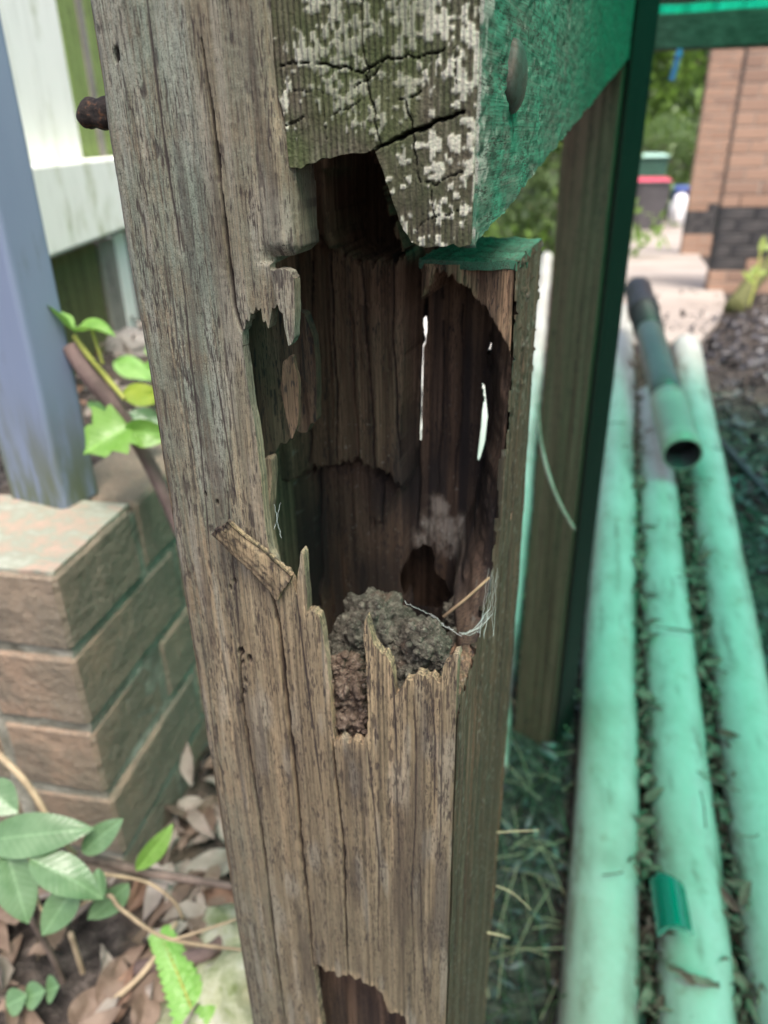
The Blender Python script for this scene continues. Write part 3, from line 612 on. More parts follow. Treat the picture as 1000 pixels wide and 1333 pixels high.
for L, w_, dd in (([(362, 87), (395, 80), (430, 84), (470, 92), (500, 78), (540, 74), (580, 66)], .0006, .003), ([(500, 80), (478, 104), (460, 112)], .0005, .002), ([(604, 147), (570, 158), (545, 170), (520, 180), (488, 193)], .0014, .010), ([(470, -20), (472, 60), (478, 100), (487, 150), (495, 190)], .0006, .003),
                  ([(372, 164), (385, 158), (396, 150)], .0006, .003), ([(430, 155), (446, 142), (468, 134)], .0004, .0015), ([(530, 130), (535, 160), (541, 200), (545, 235)], .0006, .003), ([(515, 130), (540, 122), (560, 120)], .0004, .0015), ([(545, 235), (570, 240), (590, 228), (612, 222)], .0004, .0015), ([(380, 118), (405, 118)], .0004, .001), ([(540, 300), (560, 285), (600, 275)], .0004, .0015), ([(590, 60), (596, 120)], .0003, .001), ([(420, 120), (425, 180)], .0003, .001), ([(560, 250), (565, 290)], .0004, .0015)):
    q = [fs(*p, .003) for p in L]; e, u = polyd(U + .0007 * vn(U * 380, V * 380, seed=6), V + .0007 * vn(U * 420, V * 420, seed=7), q); c = np.clip(1 - e / (w_ * .55 * (.6 + .4 * np.sin(math.pi * np.clip(u, .1, .9)))), 0, 1); d += dd * c ** .6; ck = np.maximum(ck, c)
lm = np.full(d.shape, -.55)
for x, y, rx, ry, s_ in ((455, 20, 30, 30, 1), (430, 70, 40, 30, 1), (470, 110, 60, 28, 1), (560, 30, 60, 40, .9), (610, 60, 22, 70, 1.05), (560, 95, 60, 25, .8), (605, 140, 22, 30, 1), (612, 200, 20, 50, 1.1), (560, 180, 30, 20, .5), (570, 225, 40, 20, .9), (590, 265, 40, 30, .85), (560, 310, 40, 12, .7), (500, 160, 25, 10, 1), (375, 120, 8, 40, .7), (530, 20, 40, 40, .8), (505, 245, 15, 25, .6), (640, 120, 15, 100, 1), (440, 5, 40, 15, .9), (400, 90, 20, 20, .6), (520, 110, 30, 16, .8)):
    s0, z0 = fs(x, y, .003); lm = np.maximum(lm, s_ - .9 * np.hypot((U - s0) / (rx / 2500), (V - z0) / (ry / 2500)))
blockn = .9 * vn(np.floor((U + .02 * (V - 1.3)) / .0021) * 7.3, V * 420, seed=11) + .5 * vn(U * 700, V * 700, seed=12) + .5 * vn(U * 190, V * 230, seed=14)
lich = ss(.05, .25, lm * .62 + .62 * blockn - .27) * (ck < .3)
d -= .00035 * lich
grn = ss(-.1, .5, vn(U * 45, V * 45, seed=13) + .6 * ss(.1, .074, U) * ss(1.31, 1.29, V))
grid_mesh('end_grain', U, V, d, lambda u, v, w: np.stack([u, w, v + .115 * np.clip(w - .004, 0, 1)], -1), M['beam_end'], beam, kp, .098, np.stack([lich, ss(.25, .8, ck), .55 * grn, 0 * d], -1), (bq,))
# long body: bottom edge climbs away from the post
zb0 = lambda t_: 1.2635 + .120 * t_
bt = np.concatenate([np.arange(.004, .35, .0013), np.arange(.35, 1.30, .006)]); bh = np.linspace(0, .15, 110); BT, BH = np.meshgrid(bt, bh)
db = .0006 * fbm(BT * 90, BH * 260, seed=15) + .00035 * fbm(BT * 170, BH * 800, seed=16, o=3) + .0007 * ss(.4, .7, vn(BT * 130, BH * 600, seed=17))
lb = ss(.3, .5, .6 * vn(BT * 110, BH * 190, seed=18) + .5 * vn(BT * 320, BH * 420, seed=19) + .9 * ss(.035, .004, BT) - .35)
lo = .0018 * fbm(BT * 70, BH * 0, seed=20) * ss(.01, 0, BH)
tb_ = np.stack([.9 + .3 * vn(BT * 40, BH * 40, seed=2), .6 * ss(.55, .75, vn(BT * 300, BH * 520, seed=21)) + .15 * ss(.2, .6, vn(BT * 60, BH * 200, seed=22)), 0 * BT, .7 * lb], -1)  # first channel lays the painted green light over the side
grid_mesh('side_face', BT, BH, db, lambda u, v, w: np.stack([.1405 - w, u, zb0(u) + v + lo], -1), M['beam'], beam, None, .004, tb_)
# chamfered underside and body
b = MB()
for (t0, t1) in ((.10, 1.295),):
    p = []
    for t_ in (t0, t1): p += [(.0745, t_, zb0(t_) + .012), (.080, t_, zb0(t_) + .002), (.1375, t_, zb0(t_) + .001), (.1375, t_, zb0(t_) + .149), (.0745, t_, zb0(t_) + .149)]
    b.add(p, [(0, 1, 6, 5), (1, 2, 7, 6), (2, 3, 8, 7), (3, 4, 9, 8), (4, 0, 5, 9), (4, 3, 2, 1, 0), (5, 6, 7, 8, 9)])
b.obj('body', M['beam'], beam)
# dome-headed bolt on the right face
bs, bz = sd_(668, 100, .1405); v, f = [], []
NB = 36
for i in range(11):
    a_ = i / 10 * math.pi / 2; r_ = .0128 * math.sin(a_); h_ = .0052 * math.cos(a_)
    for k in range(NB): v.append((.1405 + h_, bs + r_ * math.cos(2 * math.pi * k / NB), bz + r_ * math.sin(2 * math.pi * k / NB)))
for k in range(NB): v.append((.1385, bs + .0128 * math.cos(2 * math.pi * k / NB), bz + .0128 * math.sin(2 * math.pi * k / NB)))
for i in range(11):
    for k in range(NB): f.append((i * NB + k, i * NB + (k + 1) % NB, (i + 1) * NB + (k + 1) % NB, (i + 1) * NB + k))
M['rust'] = plain('weathered bolt', (.09, .09, .08), .4, .5, .6, 300, .4, (.06, .045, .035), .5)
bo = mesh('dome_bolt', v, f, M['rust']); bo.location = tuple(O); bo.rotation_euler = (0, 0, -YAW); tag(bo, 'weathered dome headed bolt in the green side of the beam', 'bolt')
# threaded bolt end, left of the post
m = NT('black rust'); a = m.noise((300,) * 3, 5, .6); col = m.ramp(a, [(.35, (.012, .010, .009)), (.55, (.03, .022, .018)), (.7, (.13, .06, .03))]); m.bump(a, .8, .001); M['blackrust'] = m.fin(col, .8, .3)
pc = loc(onpl(128, 146, O + A * 0.0, A)) if False else None
tz = .055; s1, z1 = fs(103, 147, tz); s0, z0 = fs(150, 146, tz)
v, f = [], []; NB = 28; nr = 40
for i in range(nr + 1):
    u = i / nr; r_ = .0058 + .0006 * math.sin(u * 2 * math.pi * 5.5) - .004 * max(0, (u - .90) / .1) ** 2
    for k in range(NB):
        g = 2 * math.pi * k / NB; rr = r_ * (1 + .16 * float(vn(math.cos(g) * 2 + u * 4, math.sin(g) * 2, seed=4)) + .10 * float(vn(math.cos(g) * 6, math.sin(g) * 6 + u * 12, seed=6)))
        v.append((.012 + (s1 - .012) * u + .0012 * math.sin(2 * math.pi * k / NB) * u, tz + rr * math.cos(g), z1 + (z0 - z1) * (1 - u) + rr * math.sin(g)))
for i in range(nr):
    for k in range(NB): f.append((i * NB + k, i * NB + (k + 1) % NB, (i + 1) * NB + (k + 1) % NB, (i + 1) * NB + k))
f.append(tuple(nr * NB + k for k in range(NB)))
tb2 = mesh('threaded_bolt', v, f, M['blackrust']); tb2.location = tuple(O); tb2.rotation_euler = (0, 0, -YAW); tag(tb2, 'black rusty bolt end sticking out of the left side of the rotten post', 'bolt')

# ------------------------------------------------------------------ green roofing sheet, second post and rails
m = NT('green translucent sheet'); tr = m.n('BsdfTransparent'); tl_ = m.n('BsdfTranslucent'); mx = m.n('MixShader')
n_ = m.noise((3, 3, 3), 4, .6); c_ = m.mix(m.g(n_, .3, .7), (.012, .58, .34), (.010, .50, .29))
m.t.links.new(c_, tr.inputs[0]); m.t.links.new(c_, tl_.inputs[0]); mx.inputs[0].default_value = .3
m.t.links.new(tr.outputs[0], mx.inputs[1]); m.t.links.new(tl_.outputs[0], mx.inputs[2]); m.t.links.new(mx.outputs[0], m.out.inputs[0]); M['roof'] = m.m
rs, rt_ = np.linspace(.125, 1.55, 190), np.linspace(-.62, 2.6, 36); RS, RT = np.meshgrid(rs, rt_)
RZ = 1.98 - .157 * RT - .52 * (1 - .85 * np.clip(RT / 2.4, 0, 1)) * (RS - .1) ** 1.9 + .012 * np.sin(RS * 2 * math.pi / .075)
rf = grid_mesh('roofing_sheet', RS, RT, RZ, lambda u, v, w: np.stack([u, v, w], -1), M['roof'], None, (RT > .06) | (RS > .55))
rf.location = tuple(O); rf.rotation_euler = (0, 0, -YAW); tag(rf, 'green translucent corrugated roofing sheet glowing above the rails', 'roofing sheet')

def timber(name, P0, w_, d_, h_, yaw, m, seed=0, label=None, cat=None, zs=60):
    e = empty(name, P0, -yaw, label, cat); nx, nz = 14, zs; per = []
    ring = [(x, 0) for x in np.linspace(0, w_, nx)] + [(w_, y) for y in np.linspace(0, d_, nx)[1:]] + [(x, d_) for x in np.linspace(w_, 0, nx)[1:]] + [(0, y) for y in np.linspace(d_, 0, nx)[1:-1]]
    n = len(ring); v, f = [], []
    for k in range(nz + 1):
        z = h_ * k / nz
        for i, (x, y) in enumerate(ring):
            q = .0016 * float(vn(i * .9, z * 5, seed=seed)); cx_, cy_ = (x - w_ / 2) / w_, (y - d_ / 2) / d_; v.append((x + q * cx_ * 2, y + q * cy_ * 2, z))
    for k in range(nz):
        for i in range(n): f.append((k * n + i, k * n + (i + 1) % n, (k + 1) * n + (i + 1) % n, (k + 1) * n + i))
    f.append(tuple(nz * n + i for i in range(n)))
    return e, v, f
P2 = at(712, 620, 1.62); y2 = math.radians(37)
q = at(688, 700, 1.50); q = np.array([q[0], q[1], float(gz(q[0], q[1])) - .05])
e2, v, f = timber('second_post', q + .005 * np.array([math.cos(y2), -math.sin(y2), 0]), .084, .11, 1.62, y2, M['post2'], 5, 'dark brown square post standing behind the rotten post beside the pipes', 'post')
mesh('shaft', v, f, M['post2'], e2, False)
b = MB(); b.box((.086, .010, 0), (.094, .096, 1.6)); bevel(b.obj('shade_board', M['darkwood'], e2), .002)  # board added to paint the post's right side as dark as its shade
def bar(name, P0, P1, w_, h_, m, parent=None):
    P0, P1 = np.asarray(P0, float), np.asarray(P1, float); d_ = P1 - P0; L = np.linalg.norm(d_); X = d_ / L; Y = np.cross([0, 0, 1.0], X); Y /= np.linalg.norm(Y); Z = np.cross(X, Y); b = MB(); nn = 24
    for_ = []
    v = []
    for k in range(nn + 1):
        for (a_, c_) in ((-1, -1), (1, -1), (1, 1), (-1, 1)): v.append(P0 + X * L * k / nn + Y * (a_ * w_ / 2 + .001 * float(vn(k * .7, a_ * 3, seed=3))) + Z * (c_ * h_ / 2 + .0012 * float(vn(k * .7, c_ * 5 + a_, seed=5))))
    f = [(k * 4 + i, k * 4 + (i + 1) % 4, k * 4 + 4 + (i + 1) % 4, k * 4 + 4 + i) for k in range(nn) for i in range(4)] + [(3, 2, 1, 0), tuple(nn * 4 + i for i in range(4))]
    return mesh(name, v, f, m, parent, False)
r0 = at(806, 46, 1.62); r1 = r0 + A * .75
r0[2] = r0[2]; r1[2] = r0[2]
tag(bevel(bar('cross_rail', r0, r1, .05, .066, M['rail']), .004), 'dark lower cross rail running right from the second post', 'rail')
r0 = at(806, -6, 1.66); r1 = r0 + A * .75; r1[2] = r0[2]
tag(bevel(bar('cross_rail', r0, r1, .05, .040, M['rail']), .004), 'dark upper cross rail at the very top right above a glowing green gap', 'rail')
pg = at(880, 84, 1.58); M['peg'] = plain('blue plastic', (.16, .22, .55), .5, .4, .2, 20)
b = MB(); b.box((-.006, -.004, -.03), (.006, .004, .028)); b.box((-.008, -.006, .012), (.008, .006, .02)); pe = bevel(b.obj('clothes_peg', M['peg']), .002); pe.location = tuple(pg); pe.rotation_euler = (0, .15, -YAW); tag(pe, 'small blue clothes peg hanging under the lower cross rail', 'clothes peg')

# ------------------------------------------------------------------ pipes on the ground
m = NT('dirty white pvc'); a = m.noise((5, 5, 5), 6, .65); b = m.noise((70, 70, 70), 4, .6); c = m.noise((16, 16, 16), 5, .7, off=(3, 1, 2))
col = m.mix(m.g(a, .4, .7), (.44, .45, .41), (.34, .335, .29)); d = m.noise((26, 4, 26), 5, .65, off=(8, 2, 1)); sp_ = m.noise((190, 60, 190), 3, .6)
col = m.mix(m.math('MULTIPLY', m.g(c, .52, .72), m.math('MULTIPLY', m.g(d, .4, .6), .7)), col, (.26, .22, .16)); col = m.mix(m.math('MULTIPLY', m.g(b, .67, .76), .5), col, (.12, .10, .075)); col = m.mix(m.math('MULTIPLY', m.g(sp_, .5, .8), .25), col, (.30, .28, .22))
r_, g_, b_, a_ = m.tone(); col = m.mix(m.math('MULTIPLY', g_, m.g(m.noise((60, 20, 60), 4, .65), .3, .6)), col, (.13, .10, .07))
m.bump(b, .15, .002); M['pvc'] = m.fin(col, .42, .4)
def gpipe(x0, y0, x1, y1, r, label, ext=.5, seed=0, lift=0):
    PN = np.array([0, -.136, 1.0]); PP = np.array([0, .75, r * .85]); a_, b_ = onpl(x0, y0, PP, PN), onpl(x1, y1, PP, PN)
    d_ = (b_ - a_) / np.linalg.norm(b_ - a_); p = a_ - d_ * ext
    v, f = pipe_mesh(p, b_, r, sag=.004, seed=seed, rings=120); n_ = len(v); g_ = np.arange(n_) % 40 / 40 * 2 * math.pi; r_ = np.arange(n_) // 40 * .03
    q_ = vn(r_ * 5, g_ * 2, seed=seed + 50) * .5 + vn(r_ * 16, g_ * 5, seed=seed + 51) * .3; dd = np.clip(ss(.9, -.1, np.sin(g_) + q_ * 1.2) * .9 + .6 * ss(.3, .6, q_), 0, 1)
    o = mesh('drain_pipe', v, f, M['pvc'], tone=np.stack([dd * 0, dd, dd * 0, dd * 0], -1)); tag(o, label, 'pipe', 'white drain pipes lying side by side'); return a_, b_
pl1 = gpipe(779, 1333, 809, 412, .062, 'left long white drain pipe tinted green, next to the second post', seed=1)
pl2 = gpipe(905, 1300, 846, 520, .060, 'middle white drain pipe with a green glass shard on it', seed=2)
pl3 = gpipe(1012, 1200, 893, 452, .062, 'right white drain pipe beside the dark mulch', seed=3)
gpipe(638, 1000, 712, 335, .036, 'thin pale pipe half hidden between the rotten post and the second post', .0, 4)
n0, n1 = at(889, 592, 2.30), at(836, 398, 3.15)
gp = empty('downpipe', n0, 0, 'grey downpipe offcut with black end cap lying on top of the drain pipes', 'pipe')
M['grey'] = plain('grey pvc', (.10, .105, .098), .3, .5, .3, 5); M['mint'] = plain('pale green pvc', (.34, .36, .29), .4, .5, .25, 8); M['black'] = plain('black rubber and bore shade', (.025, .025, .027), .5, .4, .3, 12); M['inside'] = plain('pipe inside', (.05, .05, .045), .7, .3)
d_ = n1 - n0
def seg(name, u0, u1, r, m, wall=.005):
    v, f = pipe_mesh(d_ * u0, d_ * u1, r, wall, 40, 6); o = mesh(name, v, f, m, gp); o.data.materials.append(M['black']); idx = np.zeros(len(o.data.polygons), np.int32); idx[:80] = 1; idx[-80:] = 1; o.data.polygons.foreach_set('material_index', idx); return o  # inner walls take the black slot, painting the shade inside the bore
seg('coupling', 0, .30, .058, M['mint']); seg('body', .28, .94, .052, M['grey']); seg('end_cap', .93, 1.0, .062, M['black'])
M['hose'] = plain('black hose', (.03, .03, .035), .4, .5)
def ctube(name, P, r, m, n=8, dz=0):
    w = MB(); pts = []
    P = [np.asarray(p, float) for p in P]
    for i in range(len(P) - 1):
        p_, a_, b_, c_ = P[max(i - 1, 0)], P[i], P[i + 1], P[min(i + 2, len(P) - 1)]
        for k in range(7):
            u = k / 7; pts.append(.5 * ((2 * a_) + (b_ - p_) * u + (2 * p_ - 5 * a_ + 4 * b_ - c_) * u * u + (3 * a_ - p_ - 3 * b_ + c_) * u ** 3))
    pts.append(P[-1]); rs = r if not hasattr(r, '__len__') else np.interp(np.linspace(0, 1, len(pts)), np.linspace(0, 1, len(r)), r)
    w.tube(pts, rs if hasattr(rs, '__len__') else [rs] * len(pts), n); return w.obj(name, m, None, True)
tag(ctube('garden_hose', [ong(925, 560, .03), ong(960, 600, .05), ong(985, 628, .05), ong(1040, 690, .04)], .012, M['hose']), 'thin black hose lying across the dark mulch right of the pipes', 'hose')
M['lilac'] = plain('lilac plastic', (.30, .28, .38), .5, .4, .3, 60)
tag(ctube('plastic_strip', [ong(938, 620, .04), ong(948, 655, .045), ong(960, 705, .04)], .009, M['lilac']), 'faded lilac plastic strip beside the right drain pipe', 'strip')
# shard of green bottle glass on the middle pipe
m = NT('green glass'); m.b.inputs['Transmission Weight'].default_value = .55; m.b.inputs['IOR'].default_value = 1.5; M['glass'] = m.fin((.005, .30, .22), .05, .6)
v, f = [], []; gr = np.random.default_rng(4); NU, NV_ = 15, 20
for lay_ in (0, 1):
    for j in range(NV_):
        for i in range(NU):
            g = math.radians(-62 + 124 * i / (NU - 1)); r_ = .034 - .004 * lay_; l_ = (j / (NV_ - 1) - .5) * (.108 - .02 * (i / 14) ** 2) + (.006 * float(vn(i * .45, .5, seed=5)) + .003 * float(vn(i * 1.3, 3.5, seed=6))) * (1 if j > NV_ / 2 else .5); v.append((r_ * math.sin(g) * .92, l_, 1.25 * r_ * math.cos(g) - .030))
n1_ = NU * NV_
for j in range(NV_ - 1):
    for i in range(NU - 1): q = j * NU + i; f += [(q, q + 1, q + NU + 1, q + NU), (q + n1_, q + NU + n1_, q + NU + 1 + n1_, q + 1 + n1_)]
    for q in (j * NU, j * NU + NU - 1): f.append((q, q + NU, q + NU + n1_, q + n1_))
for i in range(NU - 1):
    for q in (i, (NV_ - 1) * NU + i): f.append((q, q + 1, q + 1 + n1_, q + n1_))
gl = mesh('glass_shard', v, f, M['glass']); pos = at(874, 1178, 1.235); gl.location = tuple(pos); gl.rotation_euler = (math.radians(-4), math.radians(-6), math.radians(-12)); tag(gl, 'shiny curved shard of green bottle glass on the middle pipe', 'glass shard')

# ------------------------------------------------------------------ brick retaining wall and steel post
ZT = .93; n = onz(70, 750, ZT); mdir = onz(180, 650, ZT) - n; mdir /= np.linalg.norm(mdir); ldir = np.array([-mdir[1], mdir[0], 0])
wall = empty('retaining_wall', (n[0], n[1], 0), math.atan2(mdir[1], mdir[0]), 'low brick retaining wall corner with greenish mortar carrying the blue post', 'wall')
# local: x along the right-hand side face (away), y to the left
m = NT('old red brick'); oi = m.n('ObjectInfo').outputs['Random']; a = m.noise((14, 14, 14), 6, .65); b = m.noise((90, 90, 90), 5, .65); c = m.noise((5, 5, 5), 4, .6, off=(3, 3, 3))
col = m.mix(oi, (.29, .205, .145), (.245, .195, .145)); col = m.mix(m.g(a, .42, .62), col, (.18, .15, .115)); col = m.mix(m.math('MULTIPLY', m.g(c, .46, .6), .7), col, (.165, .15, .115)); col = m.mix(m.math('MULTIPLY', m.g(m.noise((240, 240, 240), 3, .6, off=(7, 7, 7)), .55, .7), .6), col, (.30, .27, .22)); col = m.mix(m.math('MULTIPLY', m.g(b, .6, .72), .7), col, (.07, .055, .04))
m.bump(m.math('ADD', b, a), .9, .006); M['brick'] = m.fin(col, .92, .2)
m = NT('mossy mortar'); a = m.noise((20, 20, 20), 5, .65); b = m.noise((110, 110, 110), 4, .6); col = m.ramp(a, [(.35, (.12, .115, .09)), (.55, (.25, .245, .20)), (.7, (.36, .35, .30))]); m.bump(m.math('ADD', a, b), .8, .006); M['mortar'] = m.fin(col, .95, .2)
CH, BH_ = .098, .0885
def brick_mesh(name, L, Wd, Hh, m, seed, cut=5):
    bm = bmesh.new(); bmesh.ops.create_cube(bm, size=1)
    bmesh.ops.scale(bm, vec=(L, Wd, Hh), verts=bm.verts); bmesh.ops.bevel(bm, geom=bm.edges[:], offset=.0045, segments=1, affect='EDGES')
    if cut: bmesh.ops.subdivide_edges(bm, edges=[e for e in bm.edges if e.calc_length() > .05], cuts=cut, use_grid_fill=True)
    for q in bm.verts:
        q.co += q.co.normalized() * .0024 * (float(vn(q.co.x * 30 + seed, q.co.y * 30, q.co.z * 30, seed=seed)) * .6 + .5 * float(vn(q.co.x * 90 + seed, q.co.y * 90, q.co.z * 90, seed=seed + 1)) - .2)
    me = bpy.data.meshes.new(name); bm.to_mesh(me); bm.free(); me.materials.append(m); return me
bm_s = [brick_mesh('brick', .230, .108, BH_, M['brick'], i) for i in range(3)]; bm_h = [brick_mesh('brick', .150, .108, BH_, M['brick'], 9 + i) for i in range(2)]
bm_l = [brick_mesh('brick', .108, .230, BH_, M['brick'], 20 + i) for i in range(2)]
rr = random.Random(4)
def put(me, x, y, z, par, rz=0):
    o = bpy.data.objects.new('brick', me); COL.objects.link(o); o.parent = par; o.location = (x + rr.uniform(-.002, .002), y + rr.uniform(-.002, .002), z); o.rotation_euler = (rr.uniform(-.006, .006), rr.uniform(-.006, .006), rz + rr.uniform(-.01, .01)); return o
NC = 9
for c in range(NC):
    z = ZT - BH_ / 2 - c * CH
    x = 0
    if c % 2 == 0: put(bm_h[c // 2 % 2], .075, .054, z, wall); x = .161; yl = .119
    else: put(bm_s[c % 3], .115, .054, z, wall); x = .241; yl = .119
    while x < 1.0:
        put(rr.choice(bm_s), x + .115, .054, z, wall); x += .241
    while yl < .55:
        put(rr.choice(bm_l), .054, yl + .115, z, wall); yl += .241
b = MB(); b.box((.003, .003, -.02), (1.05, .10, ZT - .012)); b.box((.0031, .1001, -.02), (.101, .60, ZT - .0125)); b.obj('mortar', M['mortar'], wall)
# bed fill and its soil
m = NT('lichen on brick top'); a = m.noise((30, 22, 30), 8, .75); b = m.noise((120,) * 3, 4, .6); col = m.ramp(a, [(.36, (.42, .30, .24)), (.45, (.36, .28, .22)), (.53, (.28, .29, .23)), (.72, (.40, .41, .35))]); m.bump(m.math('ADD', a, b), .6, .003); M['cap'] = m.fin(col, .95, .2)
xs_, ys_ = np.linspace(.002, .152, 40), np.linspace(.002, .59, 100); X_, Y_ = np.meshgrid(xs_, ys_)
grid_mesh('lichen_crust', X_, Y_, ZT + .0028 + .0018 * fbm(X_ * 50, Y_ * 50, seed=3), lambda u, v, w: np.stack([u, v, w], -1), M['cap'], wall, None, -.004)
xs_, ys_ = np.linspace(.105, 2.6, 90), np.linspace(.095, 1.6, 60); X_, Y_ = np.meshgrid(xs_, ys_)
X_, Y_ = np.where(False, X_, X_), Y_
bed = grid_mesh('garden_bed_soil', X_, Y_, ZT - .03 - .03 * ss(.2, .8, X_) + .02 * fbm(X_ * 9, Y_ * 9, seed=3), lambda u, v, w: np.stack([u, v, w], -1), M['soil'], None, None, None); bed.location = wall.location; bed.rotation_euler = wall.rotation_euler; tag(bed, kind='structure')
m = NT('blue grey painted steel'); a = m.noise((4, 4, 1.2), 5, .6); b = m.noise((60, 60, 10), 4, .6); z_ = m.n('SeparateXYZ'); m.t.links.new(m.co, z_.inputs[0])
col = m.mix(m.g(a, .35, .7), (.17, .215, .315), (.215, .26, .36)); col = m.mix(m.math('MULTIPLY', m.g(b, .58, .72), .5), col, (.12, .14, .15)); dz_ = m.g(z_.outputs[2], .16, .0); col = m.mix(m.math('MULTIPLY', dz_, m.g(b, .3, .6)), col, (.10, .12, .08))
m.bump(b, .1, .002); M['steel'] = m.fin(col, .5, .4)
c0 = onz(85, 665, ZT + .002); r0 = onz(131, 640, ZT + .002); e_ = r0 - c0; W_ = np.linalg.norm(e_); e_ /= W_; l_ = np.array([-e_[1], e_[0], 0])
v, f = [], []; ww = max(W_, .05); prof = []
for (a0, b0, st_) in ((0, 0, 180), (ww, 0, 270), (ww, .085, 0), (0, .085, 90)):
    for k in range(4):
        g = math.radians(st_ + k * 30); rr_ = .006; cx_, cy_ = (rr_ if a0 == 0 else ww - rr_), (rr_ if b0 == 0 else .085 - rr_); prof.append((cx_ + rr_ * math.cos(g), cy_ + rr_ * math.sin(g)))
for z in (0, 1.0):
    for (p_, q_) in prof: v.append((p_, q_, z))
k_ = len(prof); f = [(i, (i + 1) % k_, k_ + (i + 1) % k_, k_ + i) for i in range(k_)] + [tuple(range(k_, 2 * k_)), tuple(range(k_ - 1, -1, -1))]
sp = empty('steel_post', c0, math.atan2(e_[1], e_[0]), 'blue grey painted square steel post standing on the brick wall corner', 'post'); pt = mesh('tube', v, f, M['steel'], sp, False)

# ------------------------------------------------------------------ fence at the left
fence = empty('timber_fence', (0, 0, 0), 0, 'whitewashed timber fence with a thick rail behind the blue post', 'fence')
FX = -.56; NX = np.array([1.0, 0, 0])
def fp(x, y, dx=0): return onpl(x, y, np.array([FX - dx, 0, 0]), NX)
m = NT('peeling whitewash'); a = m.noise((9, 9, 5), 6, .65); b = m.noise((50, 50, 8), 4, .6); col = m.mix(m.g(a, .5, .68), (.84, .84, .76), (.48, .50, .34)); col = m.mix(m.math('MULTIPLY', m.g(b, .5, .7), .22), col, (.30, .30, .22)); m.bump(b, .3, .004); M['wash'] = m.fin(col, .9, .2)
M['algae'] = wood('algae green paling', (.14, .19, .05), (.22, .30, .09), (.30, .38, .14), k=.4); M['olive'] = wood('olive dark paling', (.07, .075, .025), (.13, .135, .05), (.18, .18, .08), k=.4); M['greyw'] = wood('grey paling', (.18, .165, .14), (.28, .26, .22), (.38, .35, .30), k=.4)
ra, rb_ = fp(70, 335), fp(165, 297); zl_ = (ra[2] + rb_[2]) / 2; rtz = (fp(50, 214)[2] + fp(150, 205)[2]) / 2
y0_, y1_ = 1.0, fp(165, 297)[1] + 1.2
b = MB(); b.box((FX - .05, y0_, zl_), (FX, y1_, rtz)); bevel(b.obj('rail', M['wash'], fence), .006)
def paling(xa, xb, yy, z0, z1, m, dx=.055, label=None):
    a_, b_ = fp(xa, yy, dx)[1], fp(xb, yy, dx)[1]; a_, b_ = min(a_, b_), max(a_, b_); b = MB(); b.box((FX - dx - .02, a_ + .001, z0), (FX - dx, b_ - .001, z1)); o = bevel(b.obj('paling', m, fence), .003); return tag(o, label) if label else o
zlo = ZT - .25
paling(-60, 18, 120, zl_ - .02, 2.1, M['wash']); paling(19, 94, 120, zl_ - .0, 2.1, M['wash']); paling(95, 118, 120, zl_ - .02, 2.1, M['algae'], label='green algae covered paling'); paling(119, 127, 120, zl_ - .02, 2.1, M['greyw'], .05); paling(128, 230, 120, zl_ - .02, 2.1, M['algae'])
paling(-40, 72, 400, zlo, zl_ - .025, M['olive'], .065); paling(74, 142, 400, zlo, zl_ - .022, M['olive'], .06, 'dark olive paling below the rail'); paling(143, 163, 400, zlo, zl_ - .024, M['greyw'], .05); paling(164, 178, 400, zlo, zl_ - .023, M['wash'], .058); paling(179, 260, 400, zlo, zl_ - .021, M['greyw'], .07)
for k, (x, y, l_) in enumerate(((180, 460, .12),)):
    p = at(x, y, 1.75); ss_v, sf = lump((0, 0, 0), (.09, .05, .045), 77, .25, I4); st_ = mesh('grey_stone', ss_v, sf, plain('grey stone', (.30, .28, .26), .9, .2, .3, 20, .5)); st_.location = tuple(p); tag(st_, 'grey stone lying at the foot of the whitewashed fence', 'stone')

# ------------------------------------------------------------------ leaves and plants
def leafmat(name, c, c2, tr=.35, rough=.4, vein=False):
    m = NT(name); a = m.noise((30, 30, 30), 4, .6); col = m.mix(m.g(a, .35, .65), c, c2); oi = m.n('ObjectInfo').outputs['Random']
    sx = m.n('SeparateXYZ'); m.t.links.new(m.co, sx.inputs[0]); ay = m.math('ABSOLUTE', sx.outputs[1]); vv = m.math('SINE', m.math('MULTIPLY', m.math('SUBTRACT', sx.outputs[0], m.math('MULTIPLY', ay, .8)), 900.0))
    if vein: col = m.mix(m.math('MULTIPLY', m.g(vv, .75, 1.0), .08), col, tuple(min(1, x * 1.9) for x in c2)); col = m.mix(m.math('MULTIPLY', m.g(ay, .0011, .0004), .35), col, tuple(min(1, x * 2.0) for x in c2)); col = m.mix(m.g(m.noise((130, 130, 130), 2, .5, off=(2, 4, 1)), .74, .80), col, (.42, .40, .20))
    m.bump(m.math('ADD', m.math('MULTIPLY', vv, .3), a), .25, .001); m.fin(col, rough, .5); t_ = m.n('BsdfTranslucent'); m.t.links.new(m.mix(.5, col, (.25, .45, .05)), t_.inputs[0]); x = m.n('MixShader'); x.inputs[0].default_value = tr
    m.t.links.new(m.b.outputs[0], x.inputs[1]); m.t.links.new(t_.outputs[0], x.inputs[2]); m.t.links.new(x.outputs[0], m.out.inputs[0]); return m.m
M['leaf'] = leafmat('glossy green leaf', (.085, .165, .075), (.13, .225, .115), .18, .33, True); M['young'] = leafmat('young vine leaf', (.17, .36, .06), (.25, .45, .11), .35, .35, True); M['lime'] = leafmat('yellow leaf', (.40, .47, .06), (.34, .45, .07), .4); M['fern'] = leafmat('fern green', (.22, .46, .10), (.30, .52, .16), .3)
M['dry1'] = leafmat('dry brown leaf', (.15, .105, .078), (.23, .165, .125), .15, .7); M['dry2'] = leafmat('bleached grey leaf', (.40, .345, .30), (.26, .22, .185), .15, .7); M['dry3'] = leafmat('rusty leaf', (.27, .16, .105), (.19, .115, .08), .15, .7)
